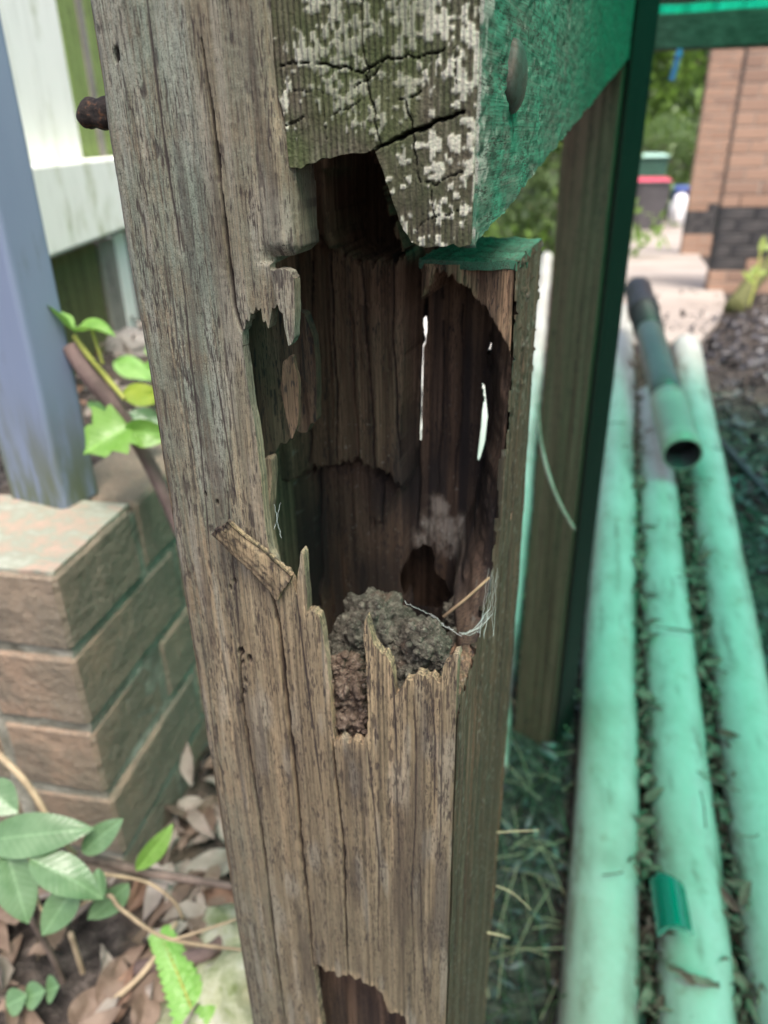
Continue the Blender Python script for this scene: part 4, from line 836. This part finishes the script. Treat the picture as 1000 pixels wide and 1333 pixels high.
for k_ in ('dry1', 'dry2', 'dry3'):
    for n_ in M[k_].node_tree.nodes:
        if n_.type == 'MIX' and not n_.inputs[0].is_linked: n_.inputs[0].default_value = 0
M['twig'] = plain('grey brown twig', (.20, .155, .13), .85, .2, .45, 40, .4); M['stick'] = plain('purple brown stick', (.17, .12, .11), .8, .3, .4, 30, .5); M['stem'] = plain('yellow green stem', (.34, .36, .08), .6, .3, .3, 40); M['tan'] = plain('tan dry stem', (.42, .33, .22), .8, .2, .3, 40)
def leaf_vf(L, Wd, curl=.25, fold=.25, wav=0.0, nu=12, nw=8, shape='oval', seed=0):
    v, f = [], []
    for i in range(nu + 1):
        u = i / nu
        if shape == 'oval': w_ = math.sin(math.pi * u ** .85) ** .8
        elif shape == 'lobed': w_ = (math.sin(math.pi * min(u * 1.05, 1) ** .6) ** .7) * (1 + .22 * math.sin(u * 19))
        else: w_ = math.sin(math.pi * u ** .8) ** 1.1
        w_ = max(w_, .015) * Wd / 2
        for j in range(nw + 1):
            c = 2 * j / nw - 1; y = c * w_; z = fold * abs(y) - curl * L * (u - .15) ** 2 + wav * L * float(vn(u * 4, c * 2, seed=seed)); v.append((u * L, y, z))
    for i in range(nu):
        for j in range(nw): q = i * (nw + 1) + j; f.append((q, q + 1, q + nw + 2, q + nw + 1))
    return np.array(v), f
def place_leaf(name, base, tip, Wd, m, parent=None, roll=0., curl=.2, fold=.3, wav=.03, shape='oval', seed=0, faceup=.5):
    """leaf from base to tip in the world; turned so that its upper side looks up and to the camera"""
    b_, t_ = np.asarray(base, float), np.asarray(tip, float); X = t_ - b_; L = np.linalg.norm(X); X /= L
    toc = CAM - (b_ + t_) / 2; toc /= np.linalg.norm(toc); Zw = (1 - faceup) * toc + faceup * np.array([0, 0, 1.0]); Z = Zw - X * (Zw @ X); Z /= np.linalg.norm(Z); Y = np.cross(Z, X)
    c, s_ = math.cos(roll), math.sin(roll); Y, Z = c * Y + s_ * Z, c * Z - s_ * Y
    v, f = leaf_vf(L, Wd, curl, fold, wav, shape=shape, seed=seed)
    o = mesh(name, v, f, m, parent); mt = Matrix(((X[0], Y[0], Z[0], b_[0]), (X[1], Y[1], Z[1], b_[1]), (X[2], Y[2], Z[2], b_[2]), (0, 0, 0, 1)))
    o.matrix_world = mt if parent is None else parent.matrix_world.inverted() @ mt
    if parent is not None: o.matrix_parent_inverse = Matrix.Identity(4); o.matrix_basis = Matrix.Translation(-Vector(parent.location)) @ mt
    return o
def ptube(name, P, r, m, parent, n=8):
    o = ctube(name, [np.asarray(p) - np.array(parent.location) for p in P], r, m, n); o.parent = parent; return o
# vine stick by the blue post
vs = empty('vine_cutting', at(215, 655, .86), 0, 'purplish cut stick with fresh bright green leaves behind the brick wall corner', 'plant')
ptube('stick', [at(92, 452, .80), at(118, 492, .80), at(150, 530, .81), at(185, 585, .83), at(212, 640, .85), at(238, 700, .86)], [.0092, .0095, .009, .0078, .0075, .007], M['stick'], vs, 12)
ptube('shoot', [at(97, 437, .79), at(115, 463, .79), at(140, 493, .80), at(163, 520, .80)], [.0028, .003, .003, .0025], M['stem'], vs)
ptube('leaf_stalk', [at(120, 430, .785), at(128, 455, .79), at(134, 474, .795)], .0018, M['stem'], vs, 6)
place_leaf('leaf', at(98, 432, .785), at(46, 386, .77), .026, M['young'], vs, .9, .1, .5, .05, seed=1)
place_leaf('leaf', at(96, 430, .785), at(146, 424, .775), .030, M['young'], vs, -.6, .35, .5, .05, seed=2)
place_leaf('leaf', at(168, 556, .80), at(108, 584, .775), .060, M['young'], vs, .2, .3, .35, .05, 'lobed', seed=3, faceup=.3)
place_leaf('leaf', at(160, 560, .80), at(222, 568, .80), .030, M['young'], vs, .7, .2, .4, .05, seed=4)
place_leaf('leaf', at(140, 545, .83), at(120, 518, .84), .03, M['fern'], vs, .4, .2, .3, .05, seed=5)
place_leaf('leaf', at(158, 518, .81), at(212, 512, .84), .030, M['lime'], vs, .2, .1, .2, .05, seed=6)
place_leaf('leaf', at(165, 540, .95), at(215, 552, .95), .030, M['leaf'], vs, .2, .1, .2, .05, seed=7)
for i, (x, y, x2, y2, w_, lb_) in enumerate(((190, 455, 212, 440, .04, 'upper small green leaf clump beside the rotten post edge'), (185, 480, 214, 478, .03, 'lower small green leaf beside the rotten post edge'), (150, 470, 195, 490, .04, 'pale green weed leaf among the bed litter'))):
    tag(place_leaf('weed_leaf', at(x, y, 1.25), at(x2, y2, 1.22), w_, M['fern'], None, .2, .2, .2, .05, seed=9 + i), lb_, 'leaf')
# shrub at the lower left
sh_ = empty('shrub_branch', at(110, 1120, .80), 0, 'low shrub branch with glossy oval green leaves at the lower left', 'shrub')
D0 = .72
ptube('main_twig', [at(-30, 1085, D0 + .08), at(120, 1118, D0 + .06), at(190, 1135, D0 + .06), at(310, 1155, D0 + .06)], [.005, .0052, .0048, .0035], M['twig'], sh_)
ptube('arching_twig', [at(-10, 975, D0 + .04), at(35, 1020, D0 + .04), at(75, 1085, D0 + .04), at(98, 1112, D0 + .05)], [.0035, .0035, .003, .003], M['tan'], sh_)
ptube('green_stem', [at(40, 1118, D0), at(60, 1190, D0 + .02), at(135, 1165, D0 + .01), at(160, 1185, D0 + .02), at(220, 1222, D0 + .04), at(330, 1238, D0 + .08)], [.002, .0018, .002, .0021, .002, .0015], M['tan'], sh_)
ptube('side_stem', [at(135, 1138, D0 + .03), at(190, 1148, D0 + .05), at(225, 1172, D0 + .06), at(238, 1195, D0 + .08)], .0018, M['tan'], sh_, 6)
ptube('trailing_stem', [at(222, 1224, D0 + .04), at(262, 1212, D0 + .05), at(310, 1196, D0 + .07)], .0016, M['tan'], sh_, 6)
ptube('lower_stem', [at(40, 1195, D0 + .04), at(75, 1260, D0 + .10), at(100, 1340, D0 + .14)], [.003, .0035, .004], M['twig'], sh_)
ptube('dry_stem', [at(92, 1215, D0 + .08), at(112, 1280, D0 + .13), at(122, 1320, D0 + .16)], .003, M['tan'], sh_)
for i, (x, y, x2, y2, w_, rl, dd, c) in enumerate(((-25, 1095, 114, 1078, .040, .1, 0, .15), (-22, 1020, 22, 1058, .034, .2, .02, .1), (38, 1118, 132, 1160, .036, -.15, -.01, .35), (8, 1105, 36, 1205, .038, .1, 0, .15), (102, 1148, 52, 1222, .031, -.1, .01, .15), (107, 1110, 156, 1068, .025, .1, .02, .15), (178, 1134, 225, 1076, .022, .6, .04, .1), (168, 1150, 114, 1202, .027, -.6, .03, .15), (128, 1130, 131, 1170, .022, .8, 0, .2))):
    tag(place_leaf('leaf', at(x, y, D0 + dd), at(x2, y2, D0 + dd - .01), w_, M['leaf'] if i != 6 else M['young'], sh_, rl, c, .18, .015, seed=20 + i, faceup=.25), 'narrow upright bright green leaf' if i == 6 else None)
for i, (x, y, x2, y2, lb_) in enumerate(((8, 1310, 34, 1296, 'small round green seedling leaf lowest at the left edge'), (32, 1300, 58, 1290, 'second small green seedling leaf near the bottom left corner'), (60, 1290, 76, 1284, 'tiny green seedling leaf right of two others at the bottom left'))):
    tag(place_leaf('seedling_leaf', ong(x, y, .03), ong(x2, y2, .04), .026, M['leaf'], None, .2, .1, .2, .02, seed=40 + i, faceup=.4), lb_, 'leaf')
# fern frond and mossy rock
fe = empty('fern_frond', at(240, 1330, 1.0), 0, 'bright green fern frond with toothed edges over the leaf litter', 'fern')
R0, R1 = ong(262, 1345, .03), ong(208, 1215, .05); ptube('midrib', [R0, (R0 + R1) / 2 + np.array([0, 0, .01]), R1], .0014, M['stem'], fe, 6)
nf = 15
for k in range(nf):
    u = k / nf; b_ = R0 * (1 - u) + R1 * u + np.array([0, 0, .01 * math.sin(u * 3.1)]); ax = (R1 - R0) / np.linalg.norm(R1 - R0); n_ = CAM - b_; n_ /= np.linalg.norm(n_); sd2 = np.cross(ax, n_)
    for s_ in (-1, 1):
        ln = .032 * (1 - .45 * u); place_leaf('leaflet', b_, b_ + sd2 * s_ * ln * .8 + ax * .008, .0125, M['fern'], fe, 0, .25, .1, .05, seed=60 + k, faceup=0)
m = NT('mossy rock'); a = m.noise((25,) * 3, 6, .65); col = m.ramp(a, [(.35, (.16, .20, .08)), (.5, (.34, .36, .24)), (.68, (.50, .50, .42))]); m.bump(a, .7, .006); M['rock'] = m.fin(col, .95, .2)
rv, rf_ = lump((0, 0, 0), (.075, .10, .09), 88, .22, I4); rk = mesh('mossy_rock', rv, rf_, M['rock']); p = ong(318, 1330, .0); rk.location = tuple(p); tag(rk, 'pale mossy rock against the foot of the rotten post', 'rock')
tag(ctube('fallen_stick', [ong(178, 1262, .03), ong(225, 1250, .04), ong(270, 1240, .045), ong(312, 1205, .05)], [.008, .009, .008, .007], M['stick']), 'purplish brown stick lying across the litter above the fern', 'stick')
tag(ctube('fallen_stick', [ong(150, 1300, .03), ong(190, 1262, .045), ong(230, 1200, .05)], [.003, .003, .0025], M['tan']), 'thin pale stick slanting through the brown leaves', 'stick')
for i, (x, y, x2, y2, lb_, m_) in enumerate(((222, 1190, 250, 1110, 'large bleached grey dead leaf curled beside the rotten post', 'dry2'), (240, 1165, 310, 1085, 'wide pale dead leaf tucked behind the rotten post edge', 'dry2'), (258, 1140, 315, 1190, 'orange brown dead leaf under the pale curled ones', 'dry3'), (135, 1320, 160, 1240, 'brown upright dead leaf left of the fern', 'dry1'), (150, 1330, 172, 1250, 'rusty long dead leaf beside the fern', 'dry3'), (130, 1290, 148, 1230, 'small grey curled dead leaf above the brown ones', 'dry2'), (165, 1190, 205, 1120, 'reddish dead leaf leaning on the brick wall foot', 'dry3'), (232, 1060, 262, 1040, 'small pale dead leaf high on the litter slope', 'dry2'), (240, 1085, 285, 1040, 'brown dead leaf high on the litter slope', 'dry1'), (100, 1345, 130, 1280, 'broad brown dead leaf at the bottom edge', 'dry1'), (180, 1345, 200, 1280, 'dull brown dead leaf just left of the fern tip', 'dry1'))):
        tag(place_leaf('dead_leaf', ong(x, y, .012), ong(x2, y2, .03), (.04, .045, .032, .035, .025, .022, .025, .028, .028, .035, .03)[i], M[m_], None, (.3, -.3, .5, .2, -.5, .9, .4, 0, .6, 0, .3)[i], (.5, .7, .4, .3, .2, .6, .3, .4, .5, .4, .5)[i], .5, .09, seed=80 + i, faceup=.3), lb_, 'leaf', 'large dead leaves in the litter')

# leaf litter, mulch, grass: masses nobody could count
def scatter_leaves(name, pts, L0, L1, m, seed, curl=.5, asp=.4, label=None, cat='leaf litter', flat=.6):
    g = np.random.default_rng(seed); nU, nW = 4, 2; V, Fc, n0_ = [], [], 0
    tpl = []
    for q in range(6): v, f = leaf_vf(1, asp * g.uniform(.6, 1.3), curl * g.uniform(.3, 1.4), g.uniform(.1, .7), .08, nU, nW, 'oval', q); tpl.append(v)
    f = np.array(f)
    for p in pts:
        v = tpl[g.integers(6)] * g.uniform(L0, L1); a, b_, c = g.uniform(0, 6.28), g.normal(0, flat), g.normal(0, flat)
        Rz = np.array([[math.cos(a), -math.sin(a), 0], [math.sin(a), math.cos(a), 0], [0, 0, 1]]); Rx = np.array([[1, 0, 0], [0, math.cos(b_), -math.sin(b_)], [0, math.sin(b_), math.cos(b_)]]); Ry = np.array([[math.cos(c), 0, math.sin(c)], [0, 1, 0], [-math.sin(c), 0, math.cos(c)]])
        V.append(v @ (Rz @ Rx @ Ry).T + p); Fc.append(f + n0_); n0_ += len(v)
    o = mesh(name, np.concatenate(V), np.concatenate(Fc), m); return tag(o, label, cat, kind='stuff')
g = np.random.default_rng(12)
def spread(n, x0, x1, y0, y1, up_=.02): 
    x, y = g.uniform(x0, x1, n), g.uniform(y0, y1, n); return np.stack([x, y, gz(x, y) + g.uniform(0, up_, n)], -1)
scatter_leaves('leaf_litter', spread(900, -.6, .1, .35, 1.9, .035), .03, .08, M['dry1'], 1, label='brown dead leaves covering the ground left of the rotten post')
scatter_leaves('leaf_litter', spread(500, -.6, .1, .35, 1.9, .04), .03, .075, M['dry2'], 2, label='bleached grey dead leaves mixed into the litter left of the rotten post')
def bedpts(n):
    u, w_ = g.uniform(.12, 2.2, n), g.uniform(.1, 1.3, n); return np.stack([wall.location[0] + mdir[0] * u + ldir[0] * w_, wall.location[1] + mdir[1] * u + ldir[1] * w_, ZT - .05 + g.uniform(0, .03, n)], -1)
scatter_leaves('bed_litter', bedpts(900), .015, .05, M['dry2'], 3, label='grey leaf scraps on the raised garden bed behind the brick wall')
scatter_leaves('bed_litter', bedpts(500), .015, .05, M['dry3'], 4, label='rusty leaf scraps on the raised garden bed behind the brick wall')
M['mulch'] = leafmat('dark mulch chip', (.05, .046, .05), (.10, .092, .098), .05, .38); M['mulch2'] = leafmat('pale mulch chip', (.22, .19, .17), (.14, .115, .10), .05, .7)
for k_ in ('mulch', 'mulch2'):
    for n_ in M[k_].node_tree.nodes:
        if n_.type == 'MIX' and not n_.inputs[0].is_linked: n_.inputs[0].default_value = 0
scatter_leaves('mulch', spread(5000, .5, 3.0, .5, 4.6, .03), .02, .07, M['mulch'], 5, .2, .45, 'dark damp bark mulch right of the pipes', 'mulch')
scatter_leaves('mulch', spread(1800, .5, 3.2, 1.5, 6.0, .03), .02, .06, M['mulch2'], 6, .2, .5, 'pale bark chips scattered over the dark mulch', 'mulch')
# debris caught between the pipes and grass in the shade
def between(a_, b_, n, r): u = g.uniform(-.1, 1.0, n)[:, None]; p = a_ * (1 - u) + b_ * u; return p + np.stack([g.normal(0, r, n), 0 * u[:, 0], g.uniform(-.03, .045, n)], -1)
m1 = between((pl1[0] + pl2[0]) / 2, (pl1[1] + pl2[1]) / 2, 900, .014); m2 = between((pl2[0] + pl3[0]) / 2, (pl2[1] + pl3[1]) / 2, 900, .014)
scatter_leaves('pipe_debris', np.concatenate([m1, m2]), .018, .055, M['dry1'], 7, .3, .4, 'brown leaf debris packed between the white drain pipes', 'leaf litter', .8)
for i_, (x, y, x2, y2, w_, lb_) in enumerate(((868, 1256, 940, 1292, .020, 'curled brown dead leaf lying across the middle drain pipe near the bottom edge'), (940, 1150, 965, 1195, .025, 'dull brown dead leaf wedged between the middle and right drain pipes'))): tag(place_leaf('dead_leaf', at(x, y, 1.17), at(x2, y2, 1.165), w_, M['dry1'], None, 1.0, .25, .6, .14, seed=150 + i_), lb_, 'leaf')
tw = MB()
for p in between((pl1[0] + pl3[0]) / 2, (pl1[1] + pl3[1]) / 2, 26, .16): 
    a_ = g.uniform(0, 6.28); l_ = g.uniform(.03, .10); z = float(gz(p[0], p[1])) + .135; p = np.array([p[0], p[1], z]); q = p + np.array([math.cos(a_), math.sin(a_), .03]) * l_; tw.tube([p, (p + q) / 2 + g.normal(0, .006, 3), q], .0016, 5)
tag(tw.obj('twig_scatter', M['twig']), 'thin twigs scattered over the tops of the drain pipes', 'twigs', kind='stuff')
scatter_leaves('shaded_litter', spread(900, .12, .5, .45, 2.4, .03), .015, .05, M['mulch'], 8, .3, .35, 'leaf litter in green shade between the second post and left drain pipe', 'leaf litter', .7)
sb_ = MB()
for _ in range(110):
    p = spread(1, .10, .45, .5, 1.9, .0)[0]; a_ = g.uniform(0, 6.28); l_ = g.uniform(.05, .16); d_ = np.array([math.cos(a_), math.sin(a_), g.uniform(.0, .5)]) * l_; sb_.tube([p + [0, 0, .02], p + d_ * .5 + np.array([0, 0, .02 + l_ * .12]), p + d_ + np.array([0, 0, .02])], .0009, 4, False)
tag(sb_.obj('dead_grass', M['tan']), 'dead pale grass stalks tangled in the shade left of the pipes', 'grass', kind='stuff')
gb = MB()
for _ in range(420):
    p = spread(1, .10, .42, .45, 2.2, .0)[0]; a_ = g.uniform(0, 6.28); h_ = g.uniform(.05, .16); d_ = np.array([math.cos(a_), math.sin(a_), 0]); s_ = np.array([-d_[1], d_[0], 0]) * g.uniform(.0012, .0022); pts = [p + d_ * h_ * .7 * u * u + np.array([0, 0, h_ * (u - .35 * u * u)]) for u in (0, .35, .7, 1)]
    v = []
    for i, q in enumerate(pts): v += [q - s_ * (1 - i / 3.2), q + s_ * (1 - i / 3.2)]
    gb.add(v, [(0, 1, 3, 2), (2, 3, 5, 4), (4, 5, 7, 6)])
tag(gb.obj('grass', leafmat('shade grass', (.028, .05, .022), (.05, .075, .035), .25)), 'thin grass blades in the shade behind the rotten post', 'grass', kind='stuff')
for i, (P, lb_) in enumerate((([(640, 1084), (672, 1082), (702, 1081)], 'straight pale straw poking right from behind the rotten post'), ([(646, 1153), (668, 1163), (692, 1185)], 'bent pale straw below the straight one beside the rotten post'), ([(634, 1214), (650, 1217), (664, 1221)], 'short thick pale straw lowest beside the rotten post'))):
    tag(ctube('dry_straw', [at(x, y, .62) for x, y in P], [.0007 + .0004 * (i == 2), .0006 + .0003 * (i == 2), .0003], M['tan']), lb_, 'straw')
tag(ctube('wire', [at(700, 525, .9), at(705, 580, .9), at(722, 640, .9), at(748, 690, .9)], .0022, M['mortar']), 'thin grey wire hanging in front of the second post', 'wire')

# ------------------------------------------------------------------ house, bins, trees beyond
m = NT('house brick'); oi = m.n('ObjectInfo').outputs['Random']; b = m.noise((25, 25, 25), 4, .6); col = m.ramp(oi, [(0, (.30, .19, .135)), (.5, (.36, .235, .17)), (1, (.25, .165, .125))]); col = m.mix(m.math('MULTIPLY', m.g(b, .45, .7), .4), col, (.28, .18, .13)); m.bump(b, .3, .004); M['hbrick'] = m.fin(col, .9, .2)
M['bbrick'] = plain('black coated brick', (.03, .03, .033), .6, .3, .4, 6, c2=(.075, .07, .068)); M['hmortar'] = plain('house mortar', (.36, .30, .25), .95, .2, .2, 8); M['bmort'] = plain('black mortar', (.04, .04, .042), .8, .2)
house = empty('brick_house', ong(950, 383), -math.radians(8), 'brown brick house wall corner with a black coated band near its foot', 'house')
hb = {k: brick_mesh('brick', .230, .108,   .076, M[k], 40, 0) for k in ('hbrick', 'bbrick')}
def hwall(px, py, xr, zlow_band, zhigh_band, courses, ncol, off):
    p = ong(px, py) - np.array(house.location); c, s_ = math.cos(-house.rotation_euler[2]), math.sin(-house.rotation_euler[2]); lx, ly = c * p[0] - s_ * p[1], s_ * p[0] + c * p[1]; z0 = p[2]
    for r in range(courses):
        z = z0 + .043 + r * .086
        for k in range(ncol):
            blackc = zlow_band + (rr.random() < .25) <= r < zhigh_band - 2 or (zhigh_band - 2 <= r < zhigh_band + 1 and rr.random() < (.85, .6, .25)[r - zhigh_band + 2])
            x = lx + .115 + k * .241 - (.12 if r % 2 else 0) * (k > 0)
            o = bpy.data.objects.new('brick', hb['bbrick' if blackc and not (k == 0 and r == zhigh_band - 1) else 'hbrick']); COL.objects.link(o); o.parent = house; o.location = (x, ly + .054, z)
            if k == 0 and r % 2: o.scale = (.5, 1, 1); o.location.x = lx + .0575
    for (ra_, rb_, mm_) in ((-3, zlow_band, 'hmortar'), (zlow_band, zhigh_band, 'bmort'), (zhigh_band, courses, 'hmortar')): b = MB(); b.box((lx + .006, ly + .006, z0 + ra_ * .086), (lx + ncol * .241, ly + .10, z0 + rb_ * .086)); b.obj('mortar', M[mm_], house)
hwall(886, 334, 0, 3, 7, 40, 2, 0); hwall(920, 383, 0, 2, 8, 28, 4, 0)

def bin_(px, py, D_scale, m_body, m_lid, label, hgt=.93, wd=.48):
    p = ong(px, py); e = empty('wheelie_bin', p, math.radians(-12), label, 'bin')
    def tub(z0, z1, w0, d0, w1, d1, nm, m):
        v, f = [], []; K = 24
        for (z, w_, d_) in ((z0, w0, d0), (z1, w1, d1)):
            for k in range(K):
                g_ = 2 * math.pi * k / K; q = 5; x = math.copysign(abs(math.cos(g_)) ** (2 / q), math.cos(g_)) * w_ / 2; y = math.copysign(abs(math.sin(g_)) ** (2 / q), math.sin(g_)) * d_ / 2; v.append((x, y, z))
        f = [(k, (k + 1) % K, K + (k + 1) % K, K + k) for k in range(K)] + [tuple(range(K - 1, -1, -1)), tuple(range(K, 2 * K))]
        return bevel(mesh(nm, v, f, m, e, False), .012)
    tub(.05, hgt - .08, wd * .78, wd * .8, wd, wd * 1.05, 'body', m_body); tub(hgt - .082, hgt - .045, wd * 1.08, wd * 1.14, wd * 1.08, wd * 1.14, 'rim', m_body); tub(hgt - .044, hgt, wd * 1.06, wd * 1.12, wd * .85, wd * .9, 'lid', m_lid)
    for s_ in (-1, 1):
        w = MB(); w.tube([(s_ * wd * .40 - .02, wd * .42, .1), (s_ * wd * .40 + .02, wd * .42, .1)], .1, 16); w.obj('wheel', M['black'], e)
    w = MB(); w.tube([(-wd * .35, wd * .6, hgt - .08), (wd * .35, wd * .6, hgt - .08)], .014, 8); w.obj('handle', m_body, e)
    return e
M['binb'] = plain('charcoal bin plastic', (.10, .095, .10), .5, .4, .2, 3); M['bing'] = plain('green bin plastic', (.06, .14, .10), .5, .4, .2, 3); M['binl'] = plain('pale green lid', (.40, .62, .52), .5, .4, .15, 3); M['binr'] = plain('red lid plastic', (.62, .07, .12), .4, .5, .15, 3); M['binu'] = plain('blue bin plastic', (.06, .10, .30), .5, .4, .2, 3)
bin_(840, 302, 1, M['binb'], M['binr'], 'charcoal wheelie bin with a red lid in front of the green lidded one', 1.06, .74); bin_(832, 288, 1, M['bing'], M['binl'], 'green wheelie bin with a pale green lid behind the red lidded one', 1.45, .90); bin_(884, 291, 1, M['binu'], M['binu'], 'dark blue wheelie bin beside the red lidded one', .80, .5)
sv, sf = lump((0, 0, .2), (.20, .18, .30), 99, .2, I4); sk = mesh('white_sack', sv, sf, plain('white plastic sack', (.85, .85, .86), .5, .4, .1, 5)); p = ong(883, 297); sk.location = (p[0], p[1], p[2] + .12); tag(sk, 'white plastic sack standing in front of the blue bin', 'sack')

def tree(name, x, y, h_, r, n_, mats, seed, label, cat='tree', tr_r=.12, low=.15, ls=.13):
    z = float(gz(x, y)); e = empty(name, (x, y, z), 0, label, cat); g_ = np.random.default_rng(seed); w = MB()
    tp = [np.array([.1 * h_ * .2 * math.sin(k * 1.3 + seed), .05 * math.cos(k * 2 + seed), h_ * .75 * k / 6]) for k in range(7)]; w.tube(tp, [tr_r * (1 - .75 * k / 6) for k in range(7)], 8)
    for k in range(9):
        b_ = tp[2 + k % 4]; a_ = g_.uniform(0, 6.28); d_ = np.array([math.cos(a_), math.sin(a_), .7]) * r * .8; w.tube([b_, b_ + d_ * .5 + np.array([0, 0, .08]), b_ + d_], [tr_r * .4, tr_r * .25, tr_r * .1], 6)
    w.obj('trunk', M['twig'], e, True)
    for mi, mt in enumerate(mats):
        nc = 16; cs = np.stack([g_.normal(0, r * .45, nc), g_.normal(0, r * .45, nc), g_.uniform(low * h_, h_ * .95, nc)], -1); cl = g_.integers(0, nc, n_ // len(mats)); p = cs[cl] + g_.normal(0, r * .22, (len(cl), 3))
        q = g_.normal(0, 1, (len(p), 3)); q /= np.linalg.norm(q, axis=1)[:, None]; s_ = np.cross(q, [0.3, .2, .93]); s_ /= np.linalg.norm(s_, axis=1)[:, None]; L = ls * g_.uniform(.6, 1.3, len(p))[:, None]
        v = np.stack([p - q * L, p + s_ * L * .45, p + q * L, p - s_ * L * .45], 1).reshape(-1, 3); mesh('crown', v, np.arange(len(v)).reshape(-1, 4), mt, e, False)
M['t1'] = leafmat('dark tree leaf', (.05, .10, .035), (.08, .14, .05), .3); M['t2'] = leafmat('light tree leaf', (.16, .27, .07), (.24, .36, .09), .4); M['t3'] = leafmat('grey green hedge leaf', (.14, .20, .09), (.20, .27, .13), .3)
tree('tree', 8.8, 28, 7, 3.2, 5200, (M['t1'], M['t2']), 1, 'dark green tree behind the bins, next to the house wall', ls=.17); tree('tree', 6.6, 27.5, 7, 2.8, 5000, (M['t2'], M['t1']), 2, 'yellow green tree left behind the bins beside the second post', ls=.17); tree('tree', 12, 32, 8, 3.4, 4500, (M['t1'],), 3, 'darker tree farthest right behind the house corner', ls=.2)
tree('hedge', 6.6, 21.5, 1.9, 1.3, 4200, (M['t3'],), 4, 'clipped grey green hedge right behind the bins', 'hedge', .04, .05, .08); tree('hedge', 8.3, 21.9, 1.9, 1.3, 3200, (M['t3'],), 5, 'clipped grey green hedge running behind the house corner', 'hedge', .04, .05, .07)
tree('bush', 1.30, 6.6, 1.5, .55, 3000, (M['t2'], M['t3']), 6, 'sunlit leafy bush seen in the gap under the beam', 'bush', .03, .1, .06); tree('bush', 1.6, 10.5, 2.2, 1.0, 3200, (M['t1'], M['t2']), 7, 'darker leafy bush farther back in the gap under the beam', 'bush', .04, .1, .09); tree('tree', -1.0, 16, 5, 3.2, 3500, (M['t1'], M['t2']), 8, 'broad tree mostly hidden behind the rotten post', ls=.2)
# log and sprig at the right edge
lg = [ong(955, 402, .03), ong(985, 380, .07) + np.array([0, 0, .12]), ong(1030, 372, .1) + np.array([0, 0, .35])]
tag(ctube('old_log', lg, [.06, .055, .05], M['olive'], 12), 'old dark log leaning at the right edge in front of the house wall', 'log')
M['limed'] = leafmat('dull yellow leaf', (.26, .32, .05), (.20, .28, .05), .3)
sg = empty('leaf_sprig', at(990, 330, 4.4), 0, 'yellow green sprig of leaves at the right edge before the black wall band', 'sprig')
ptube('stem', [at(975, 400, 4.4), at(985, 360, 4.4), at(992, 315, 4.4)], .006, M['stem'], sg, 6)
for i, (x, y, x2, y2) in enumerate(((990, 330, 996, 306), (988, 345, 974, 362), (984, 358, 1000, 352), (982, 370, 968, 352), (992, 325, 1010, 318))): place_leaf('leaf', at(x, y, 4.4), at(x2, y2, 4.38), .04, M['limed'], sg, .2, .2, .2, .05, seed=70 + i)
